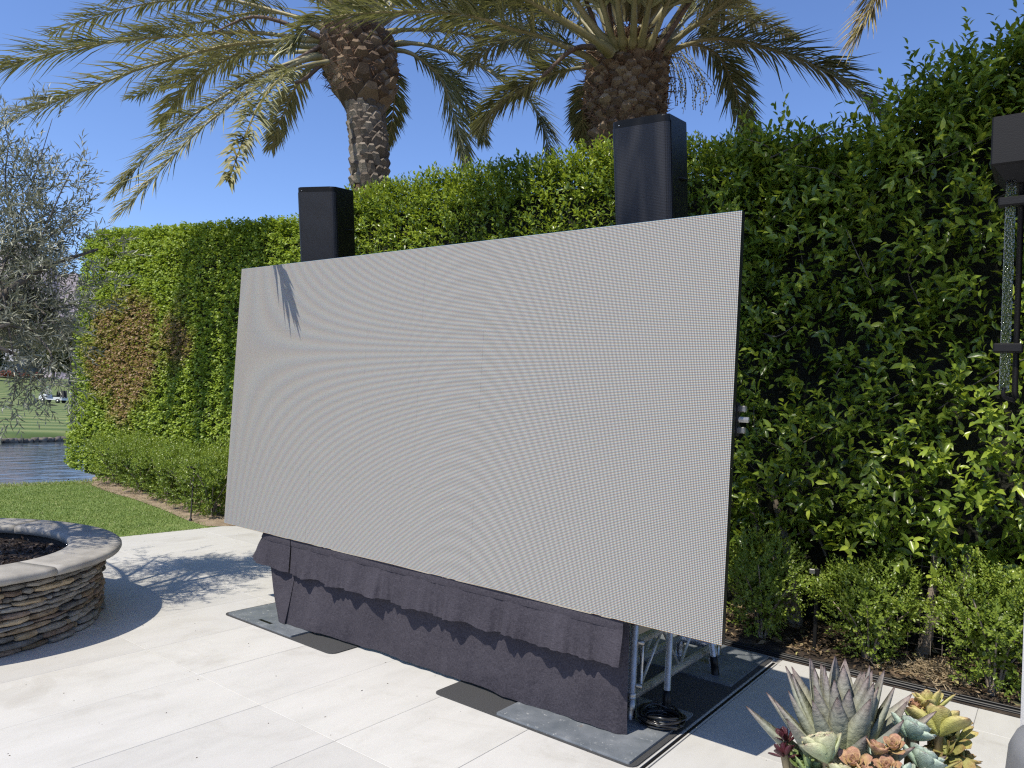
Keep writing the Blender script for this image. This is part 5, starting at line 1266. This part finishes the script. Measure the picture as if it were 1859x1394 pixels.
def val_left(u, t):
    xl_ = -4.745 - t * .135; x = xl_ + u * (-4.366 - xl_); z = .609 - t * (.232 - .02 * (1 - u) ** 2)
    y = 3.318 - t * .006 - (t ** 1.25) * .026 * gather(x + 3) + (1 - u) ** 5 * .05
    return (x, y, z)
cloth('corner_valance', 60, 12, val_left)
def header(u, t):
    x = -4.36 + u * (4.36 - 1.697); return (x, 3.3135 - .003 * math.sin(math.pi * t) + .003 * math.sin(7 * x), .610 - t * .046)
cloth('header_band', 120, 3, header)
def header_l(u, t):
    xl_ = -4.745 - t * .03; x = xl_ + u * (-4.366 - xl_); return (x, 3.3135 - .003 * math.sin(math.pi * t) + (1 - u) ** 5 * .045, .610 - t * .046)
cloth('header_band', 24, 3, header_l)

# ================================================================== LOUDSPEAKERS
def loudspeaker(lab, top, yaw, pitch, w, d, h):
    R3 = Matrix.Rotation(yaw, 3, 'Z') @ Matrix.Rotation(pitch, 3, 'X')
    loc = Vector(top) + R3 @ Vector((0, d / 2, -h))
    t = thing('loudspeaker', lab, 'loudspeaker', loc, 'loudspeakers above the screen'); t.rotation_euler = (pitch, 0, yaw)
    def outline(w, d, rf, back, off=0.0):
        pts = []
        for cx_, cy_, r_, a0 in ((w / 2 - rf, -d / 2 + rf, rf, 270), (w / 2 * back - .015, d / 2 - .02, .02, 0), (-w / 2 * back + .015, d / 2 - .02, .02, 90), (-w / 2 + rf, -d / 2 + rf, rf, 180)):
            for k in range(7):
                a = math.radians(a0 + 90 * k / 6); pts.append((cx_ + (r_ + off) * math.cos(a), cy_ + (r_ + off) * math.sin(a)))
        return pts
    def prism(nm, pts, z0, z1, m, bev=0.0):
        bm = bmesh.new(); a = [bm.verts.new((x, y, z0)) for x, y in pts]; b = [bm.verts.new((x, y, z1)) for x, y in pts]
        bm.faces.new(a[::-1]); bm.faces.new(b)
        for i in range(len(a)): bm.faces.new((a[i], a[(i + 1) % len(a)], b[(i + 1) % len(a)], b[i]))
        if bev:
            es = [e for e in bm.edges if abs(e.verts[0].co.z - e.verts[1].co.z) < 1e-6]
            bmesh.ops.bevel(bm, geom=es, offset=bev, segments=2, profile=.5, affect='EDGES')
        return link(nm, bm_mesh(nm, bm), MT[m], t)
    prism('cabinet', outline(w, d, .038, .90), 0, h, 'black_plastic', .008)
    # wrapped perforated grille over the front
    n = 26; rf = .038; V = []; Fc = []
    o = outline(w, d, rf, .9, .0035)
    front = o[21:28] + [( -w / 2 + rf + (w - 2 * rf) * k / 10, -d / 2 - .0035) for k in range(1, 10)] + o[0:7]
    front = front[1:-1]
    for x, y in front: V += [(x, y, .022), (x, y, h - .042)]
    for i in range(len(front) - 1): Fc.append((2 * i, 2 * i + 2, 2 * i + 3, 2 * i + 1))
    link('grille', pyd('grille', V, Fc, True), MT['grille'], t)
    for s in (-1, 1): tube('grille_edge', [(s * (w / 2 + .001), -d / 2 + rf + .004, .02), (s * (w / 2 + .001), -d / 2 + rf + .004, h - .03)], .0028, MT['black_metal'], t, 6)
    box('badge', (-w / 2 + rf + .012, -d / 2 - .004, h - .028), (.008, .003, .004), MT['alu'], t)
    tube('handle', [(w / 2 - .012, .0, h * .52), (w / 2 + .006, .02, h * .52), (w / 2 + .006, .10, h * .52), (w / 2 - .012, .12, h * .52)], .008, MT['black_plastic'], t, 8)
    tube('pole_socket', [(0, 0, -.04), (0, 0, 0.01)], .03, MT['black_metal'], t, 12)
    return t
loudspeaker('smaller looking black loudspeaker above the left end of the screen', (-4.887, 3.716, 3.348), .377, .203, .338, .379, .70)
loudspeaker('black loudspeaker in front of the thick palm above the right end of the screen', (-1.918, 3.618, 3.308), .105, .221, .337, .387, .70)

# ================================================================== SMALL GARDEN THINGS
cap = on_plane_y(350, 843, 5.03)
pl1 = thing('path_light', 'bronze path light with flat cap in front of the left boxwoods', 'path light', (cap[0], 5.03, 0.0), 'path lights')
tube('post', [(.04, 0, 0), (.04, 0, cap[2] - .05)], .010, MT['black_metal'], pl1, 8)
box('cap', (0, 0, cap[2] - .04), (.16, .07, .016), MT['black_metal'], pl1, .004)
tube('collar', [(.04, 0, 0), (.04, 0, .03)], .02, MT['black_metal'], pl1, 8)
b0 = on_ground(1478, 1189); zt = on_plane_y(1480, 1037, b0[1])[2]
pl2 = thing('path_light', 'dark square post light in front of the boxwoods right of the screen', 'path light', (b0[0], b0[1], 0.02), 'path lights')
box('post', (0, 0, zt / 2), (.026, .026, zt), MT['black_metal'], pl2, .003); box('head', (-.03, -.01, zt - .02), (.04, .05, .035), MT['dull_alu'], pl2, .003); box('foot', (0, 0, .012), (.07, .07, .024), MT['black_metal'], pl2, .004)
wf = thing('wire_fence', 'rusty welded wire mesh standing round a pale ficus trunk', 'wire fence', (-0.72, 5.86, 0.02))
MT['wire'] = mat('rusty_wire', [(0.3, (.08, .07, .06)), (.7, (.18, .15, .13))], 20, .6, metal=.4)
for k in range(9): tube('wire', [(-.28 + .07 * k, 0, 0), (-.28 + .07 * k, 0, .78)], .0018, MT['wire'], wf, 5)
for k in range(10): tube('wire', [(-.28, .003, .06 + .078 * k), (.28, .003, .06 + .078 * k)], .0018, MT['wire'], wf, 5)
hose_lab = ['thick black drip hose along the edge of the planting bed', 'thin black drip line lying on the tile edge before the thick hose', 'second thin black drip line lying behind the thick hose']
for k, (y, r) in enumerate(((5.345, .014), (5.322, .008), (5.372, .009))):
    xs = np.linspace(-2.4, 2.2, 60)
    pts = [(x, y + .05 * (x + 1.5) / 1.5 * .6 + .006 * math.sin(3.1 * x + k), r + .001 + (.012 if k == 2 else 0) + .003 * (1 + math.sin(5 * x + k)) * .3) for x in xs]
    o = tube('drip_hose', pts, r, MT['black_plastic'], None, 8); tag(o, hose_lab[k], 'hose', 'hoses along the bed')

# ================================================================== PILLAR, LANTERN, POT AT THE RIGHT EDGE
pe = on_plane_y(1856, 1200, 2.40)
pil = box('pillar', (pe[0] + .21, 2.66, 1.75), (.42, .52, 3.5), MT['stucco'], None, .006); tag(pil, 'pale stucco pillar at the right edge of the picture', 'pillar')
la = thing('wall_lantern', 'black wall lantern with square cap and seeded glass, top right', 'lantern', (pe[0], 2.47, 2.1)); LA = np.array(la.location)
def lan(px, py, y): return on_plane_y(px, py, y) - LA
c0 = lan(1801, 300, 2.40); c1 = lan(1801, 212, 2.40)
box('cap', ((c0[0]) / 2 - .004, .03, (c0[2] + c1[2]) / 2), (-c0[0] - .0, .20, c1[2] - c0[2]), MT['black_metal'], la, .004)
bm = bmesh.new(); zc = c0[2]
a_ = [bm.verts.new(v) for v in [(c0[0] + .004, -.064, zc), (-.01, -.064, zc), (-.01, .12, zc), (c0[0] + .004, .12, zc), (c0[0] + .034, -.03, zc - .045), (-.012, -.03, zc - .045), (-.012, .09, zc - .045), (c0[0] + .034, .09, zc - .045)]]
for f in ((0, 1, 5, 4), (1, 2, 6, 5), (2, 3, 7, 6), (3, 0, 4, 7), (4, 5, 6, 7)): bm.faces.new([a_[i] for i in f])
link('hood', bm_mesh('hood', bm), MT['black_metal'], la)
def seeded_glass():
    m, nt, b = new_mat('seeded_glass'); b.inputs['Base Color'].default_value = (.72, .76, .70, 1); b.inputs['Transmission Weight'].default_value = 1.0; b.inputs['Roughness'].default_value = .06; b.inputs['IOR'].default_value = 1.25
    tc = node(nt, 'ShaderNodeTexCoord'); v = node(nt, 'ShaderNodeTexVoronoi'); v.inputs['Scale'].default_value = 190; nt.links.new(tc.outputs['Object'], v.inputs['Vector'])
    nt.links.new(bump(nt, v.outputs['Distance'], 1.0, .004), b.inputs['Normal']); return m
g0 = lan(1837, 300, 2.44); g1 = lan(1828, 690, 2.44)
box('glass_pane', (g0[0], -.03, (g0[2] + g1[2]) / 2 - .005), (.024, .012, g0[2] - g1[2] + .05), seeded_glass(), la, .002)
rx = lan(1849, 500, 2.44)[0]
tube('back_rod', [(rx, -.01, g0[2] + .03), (rx, -.01, g1[2] - .03), (rx + .004, -.01, g1[2] - .05)], .0075, MT['black_metal'], la, 8)
for py in (366, 632):
    z_ = lan(1840, py, 2.44)[2]; box('bracket', ((g0[0] + rx) / 2 - .006, -.03, z_), (rx - g0[0] + .046, .03, .026), MT['black_metal'], la, .004)
tube('bottom_hook', spline([(g0[0], -.03, g1[2] - .02), (g0[0], -.03, g1[2] - .045), (rx, -.01, g1[2] - .055)], 8), .006, MT['black_metal'], la, 6)
box('back_plate', (-.006, .0, (c0[2] + g1[2]) / 2), (.012, .10, c0[2] - g1[2] + .08), MT['black_metal'], la, .002)
MT['grey_pot'] = mat('grey_fibre_pot', [(0.3, (.17, .175, .185)), (.7, (.215, .22, .23))], 9, .6, bmp=.1, bscale=200)
pr0 = on_plane_y(1835, 1335, 2.08)
pot = thing('planter_pot', 'tall smooth grey pot with rounded shoulder before the pale pillar', 'pot', (pr0[0] + .22, 2.08, 0))
lathe('body', [(.001, 0), (.24, 0), (.245, .05), (.243, .4), (.232, pr0[2] - .12), (.224, pr0[2] - .02), (.212, pr0[2] + .008), (.18, pr0[2] + .018), (.16, pr0[2] + .014), (.15, pr0[2] - .05), (.001, pr0[2] - .06)], MT['grey_pot'], pot, 40)

# ================================================================== SUCCULENT ARRANGEMENT
def leaf_grid(nm, prof, chan, curve, thick, nu=9, m=None, attr=True):
    """succulent leaf along +x: prof(u) half width, chan channel depth, curve(u) lift, with thickness"""
    V = []; Fc = []; A = []; nv = 5
    for i in range(nu + 1):
        u = i / nu; w = prof(u)
        for j in range(nv):
            v = -1 + 2 * j / (nv - 1); V.append((u, v * w, curve(u) + chan * v * v * w)); A.append(u)
        for j in range(1, nv - 1):
            v = -1 + 2 * j / (nv - 1); V.append((u, v * w * .9, curve(u) + chan * v * v * w - thick * (1 - u * .85) * (1 - v * v * .6))); A.append(u)
    rw = nv + nv - 2
    for i in range(nu):
        a = i * rw; b = a + rw
        for j in range(nv - 1): Fc.append((a + j, b + j, b + j + 1, a + j + 1))
        und_a = [a + nv - 1] + [a + nv + nv - 3 - j for j in range(nv - 2)] + [a]; und_b = [x + rw for x in und_a]
        for j in range(len(und_a) - 1): Fc.append((und_a[j], und_b[j], und_b[j + 1], und_a[j + 1]))
    me = pyd(nm, V, Fc, True); at = me.attributes.new('rnd', 'FLOAT', 'POINT'); at.data.foreach_set('value', A)
    me.materials.append(m); return me
def rosette(name, lab, cat, loc, n, L, e0, e1, s1, meshes, tilt=(0, 0), grp=None, stem=None, jit=.08, smooth_pow=1.0):
    t = thing(name, lab, cat, loc, grp); t.rotation_euler = (tilt[0], tilt[1], random.uniform(0, 6))
    for i in range(n):
        q = i / max(1, n - 1); az = i * 2.39996 + random.uniform(-jit, jit) * 2; el = e0 + (e1 - e0) * q ** smooth_pow + random.uniform(-jit, jit); sc = L * (1 + (s1 - 1) * q) * random.uniform(.92, 1.06)
        d = Vector((math.cos(el) * math.cos(az), math.cos(el) * math.sin(az), math.sin(el))); s = Vector((-math.sin(az), math.cos(az), 0)); u = d.cross(s)
        o = link('leaf', random.choice(meshes), None, t); M = Matrix.Identity(4)
        for a in range(3): M[a][0] = d[a] * sc; M[a][1] = s[a] * sc; M[a][2] = u[a] * sc; M[a][3] = d[a] * L * .03 + (L * .10 * q if a == 2 else 0)
        o.matrix_local = M
    if stem:
        Mi = t.rotation_euler.to_matrix().inverted(); e = Mi @ (Vector(stem) - Vector(loc)); mid = e * .5 + Vector((0, 0, -.01))
        tube('stem', [(0, 0, .004), tuple(mid), tuple(e)], [.009, .008, .009], MT['stem'], t, 7)
    return t
MT['stem'] = mat('succulent_stem', [(.3, (.16, .13, .07)), (.7, (.27, .22, .13))], 20, .8)
def smat(nm, stops, rough=.5, trans=.06):
    """succulent skin: bloom and blemishes over the leaf colour"""
    m = leaf_mat(nm, stops, rough, trans, (.3, .35, .1), .35); nt = m.node_tree; b = nt.nodes['Principled BSDF']
    src = b.inputs['Base Color'].links[0].from_socket
    mx = node(nt, 'ShaderNodeMix', data_type='RGBA', blend_type='MULTIPLY'); mx.inputs[0].default_value = 1.0
    nt.links.new(src, mx.inputs[6]); nt.links.new(ramp(nt, noise(nt, 9.0, 7, .7), [(.30, (.62, .56, .50)), (.45, (.95, .95, .95)), (.62, (1.08, 1.07, 1.06))]), mx.inputs[7])
    nt.links.new(mx.outputs[2], b.inputs['Base Color'])
    nt.links.new(bump(nt, noise(nt, 22.0, 5), .25, .02), b.inputs['Normal']); return m
m_ag = [smat('agave_a', [(0, (.32, .37, .15)), (.35, (.29, .325, .20)), (.78, (.285, .295, .23)), (.96, (.25, .21, .19)), (1, (.09, .05, .04))]), smat('agave_b', [(0, (.38, .42, .17)), (.4, (.335, .365, .21)), (.8, (.325, .32, .255)), (.96, (.27, .215, .195)), (1, (.09, .05, .04))]), smat('agave_c', [(0, (.28, .34, .13)), (.4, (.25, .29, .175)), (.8, (.265, .265, .215)), (.96, (.23, .19, .18)), (1, (.09, .05, .04))])]
def ag_prof(u): return .132 * (math.sin(math.pi * min(1, u * .70 + .24)) ** 1.3 if u < .75 else math.sin(math.pi * .765) ** 1.3 * (1 - (u - .75) / .25) ** .85) * (1 if u < .995 else .15) + .002
ag = [leaf_grid('leaf', ag_prof, .55, (lambda u, c=c: c * (u * u - u) + .0), .05, 12, m) for m, c in zip(m_ag, (.18, .10, .26))]
AC = at_depth(1528, 1412, 1.66)
PTC = np.array([AC[0] + .06, AC[1] + .0, AC[2] - .03])
bowl = thing('succulent_pot', 'tall pot of succulents standing in front of the planting bed', 'pot', (PTC[0], PTC[1], 0))
lathe('body', [(.001, 0), (.15, 0), (.155, .03), (.175, PTC[2] - .08), (.19, PTC[2] - .02), (.19, PTC[2]), (.175, PTC[2] + .002), (.170, PTC[2] - .03), (.001, PTC[2] - .025)], MT['grey_pot'], bowl, 40)
lathe('potting_soil', [(.001, PTC[2] - .006), (.12, PTC[2] - .008), (.169, PTC[2] - .02)], MT['soil'], bowl, 30)
rosette('agave', 'large grey purple agave with pointed leaves in the succulent pot', 'agave', tuple(AC + [0, 0, -.03]), 46, .258, .66, 1.47, .98, ag, (0, 0), None, None, .10, .8)
MC = {'aqua': smat('aqua_leaf', [(0, (.27, .38, .25)), (.6, (.34, .44, .34)), (.93, (.41, .49, .40)), (1, (.50, .48, .42))]), 'pale': smat('pale_leaf', [(0, (.33, .40, .20)), (.6, (.40, .44, .25)), (.95, (.50, .48, .30)), (1, (.55, .42, .30))]),
      'orange': smat('orange_leaf', [(0, (.50, .44, .16)), (.4, (.50, .38, .16)), (.75, (.46, .28, .16)), (1, (.38, .19, .13))]), 'yellow': smat('yellow_leaf', [(0, (.40, .42, .12)), (.6, (.48, .45, .14)), (.9, (.48, .40, .16)), (1, (.40, .24, .12))]),
      'olive': smat('olive_succulent', [(0, (.26, .28, .09)), (.6, (.32, .30, .10)), (1, (.30, .18, .08))]), 'maroon': smat('maroon_leaf', [(0, (.10, .05, .045)), (.5, (.085, .022, .03)), (1, (.05, .012, .018))], .3), 'green': smat('green_leaf', [(0, (.16, .24, .07)), (1, (.26, .33, .13))])}
def spoon(w): return lambda u: w * (math.sin(math.pi * (u ** 1.5 * .80 + .10)) ** .9 if u < .9 else math.sin(math.pi * (.9 ** 1.5 * .80 + .10)) ** .9 * max(.05, (1 - u) / .1) ** .6)
def sm(key, w, chan, lift): return [leaf_grid('leaf', spoon(w), chan, (lambda u, l=l: l * u * u), .12, 7, MC[key]) for l in (lift, lift * 1.3)]
E_aq = sm('aqua', .38, .30, .22); E_pa = sm('pale', .46, .40, .30); E_or = sm('orange', .36, .3, .10); E_ye = sm('yellow', .30, .25, .12); E_ol = sm('olive', .25, .25, .05); E_ma = sm('maroon', .26, .2, .2); E_gr = sm('green', .3, .25, .15)
def put(name, lab, px, py, dep, n, L, e0, e1, s1, ms, tilt=(.45, 0)):
    p = at_depth(px, py, dep); st = PTC + np.array([np.clip(p[0] - PTC[0], -.13, .13), np.clip(p[1] - PTC[1], -.13, .13), -.01])
    return rosette(name, lab, 'succulent', tuple(p), n, L, e0, e1, s1, ms, tilt, 'succulents round the agave', tuple(st))
put('echeveria', 'pale green cupped echeveria rosette in front of the agave', 1502, 1380, 1.50, 26, .062, .35, 1.45, .45, E_pa, (.5, -.1))
put('echeveria', 'leftmost orange rosette, beside the pale green echeveria', 1552, 1392, 1.49, 18, .042, .15, 1.35, .45, E_or, (.5, .1))
put('echeveria', 'small upright orange rosette left of the blue green echeverias', 1590, 1370, 1.50, 16, .038, .3, 1.4, .5, E_or, (.4, .1))
put('echeveria', 'tiny pinkish orange rosette overlapping the upper blue green echeveria', 1622, 1362, 1.50, 14, .034, .3, 1.4, .5, E_or, (.3, .2))
put('echeveria', 'pinkish orange rosette at the bottom edge below the blue green echeverias', 1612, 1402, 1.47, 18, .036, .2, 1.4, .5, E_or, (.4, .1))
put('echeveria', 'upper blue green echeveria rosette right of the agave', 1652, 1338, 1.58, 34, .056, .10, 1.45, .35, E_aq, (.6, .1))
put('echeveria', 'lower blue green echeveria rosette at the bottom edge', 1672, 1392, 1.52, 34, .056, .10, 1.45, .35, E_aq, (.6, .15))
put('echeveria', 'blue green echeveria half hidden left of the other two', 1606, 1388, 1.53, 22, .044, .2, 1.45, .4, E_aq, (.5, -.1))
put('aeonium', 'topmost yellow green aeonium, nearest the planting bed', 1692, 1290, 1.72, 18, .068, .10, 1.3, .5, E_ye, (.5, .2))
put('aeonium', 'largest yellow aeonium rosette right of the blue green echeverias', 1704, 1330, 1.63, 22, .084, .05, 1.3, .45, E_ye, (.6, .2))
put('aeonium', 'rightmost yellow aeonium rosette with browned outer leaves', 1737, 1345, 1.64, 18, .056, -.35, 1.3, .5, E_ye, (.5, .4))
put('aeonium', 'drooping olive brown aeonium below the yellow rosettes', 1722, 1372, 1.62, 20, .066, -.5, .9, .55, E_ol, (.6, .4))
put('aeonium', 'small rust tinted rosette left of the topmost aeonium', 1664, 1290, 1.72, 14, .036, .1, 1.3, .5, E_or, (.3, 0))
put('echeveria', 'small green rosette tucked between agave and topmost aeonium', 1660, 1312, 1.68, 16, .04, .1, 1.3, .5, E_gr, (.4, .1))
put('aeonium', 'upper maroon rosette at the left foot of the agave', 1428, 1345, 1.66, 14, .042, .0, 1.3, .5, E_ma, (.4, -.5))
put('aeonium', 'lower maroon rosette at the left foot of the agave', 1424, 1372, 1.62, 14, .038, -.2, 1.2, .5, E_ma, (.5, -.6))
for i, (px, py, dp, key, L) in enumerate(((1470, 1408, 1.56, E_gr, .05), (1530, 1420, 1.48, E_pa, .045), (1575, 1415, 1.46, E_or, .04), (1640, 1425, 1.46, E_aq, .055), (1700, 1400, 1.56, E_ol, .055), (1750, 1385, 1.62, E_ol, .045), (1450, 1392, 1.62, E_gr, .04))):
    put('sedum', ['low green rosette below the left agave leaves', 'pale rosette at the bottom edge under the cupped echeveria', 'orange rosette at the bottom edge under the small orange ones', 'blue green rosette cut off by the bottom edge', 'olive rosette at the bottom edge below the yellow aeoniums', 'small olive rosette at the far right of the succulents', 'small green rosette beside the maroon ones'][i], px, py, dp, 18, L, .1, 1.4, .45, key, (.5, .1))
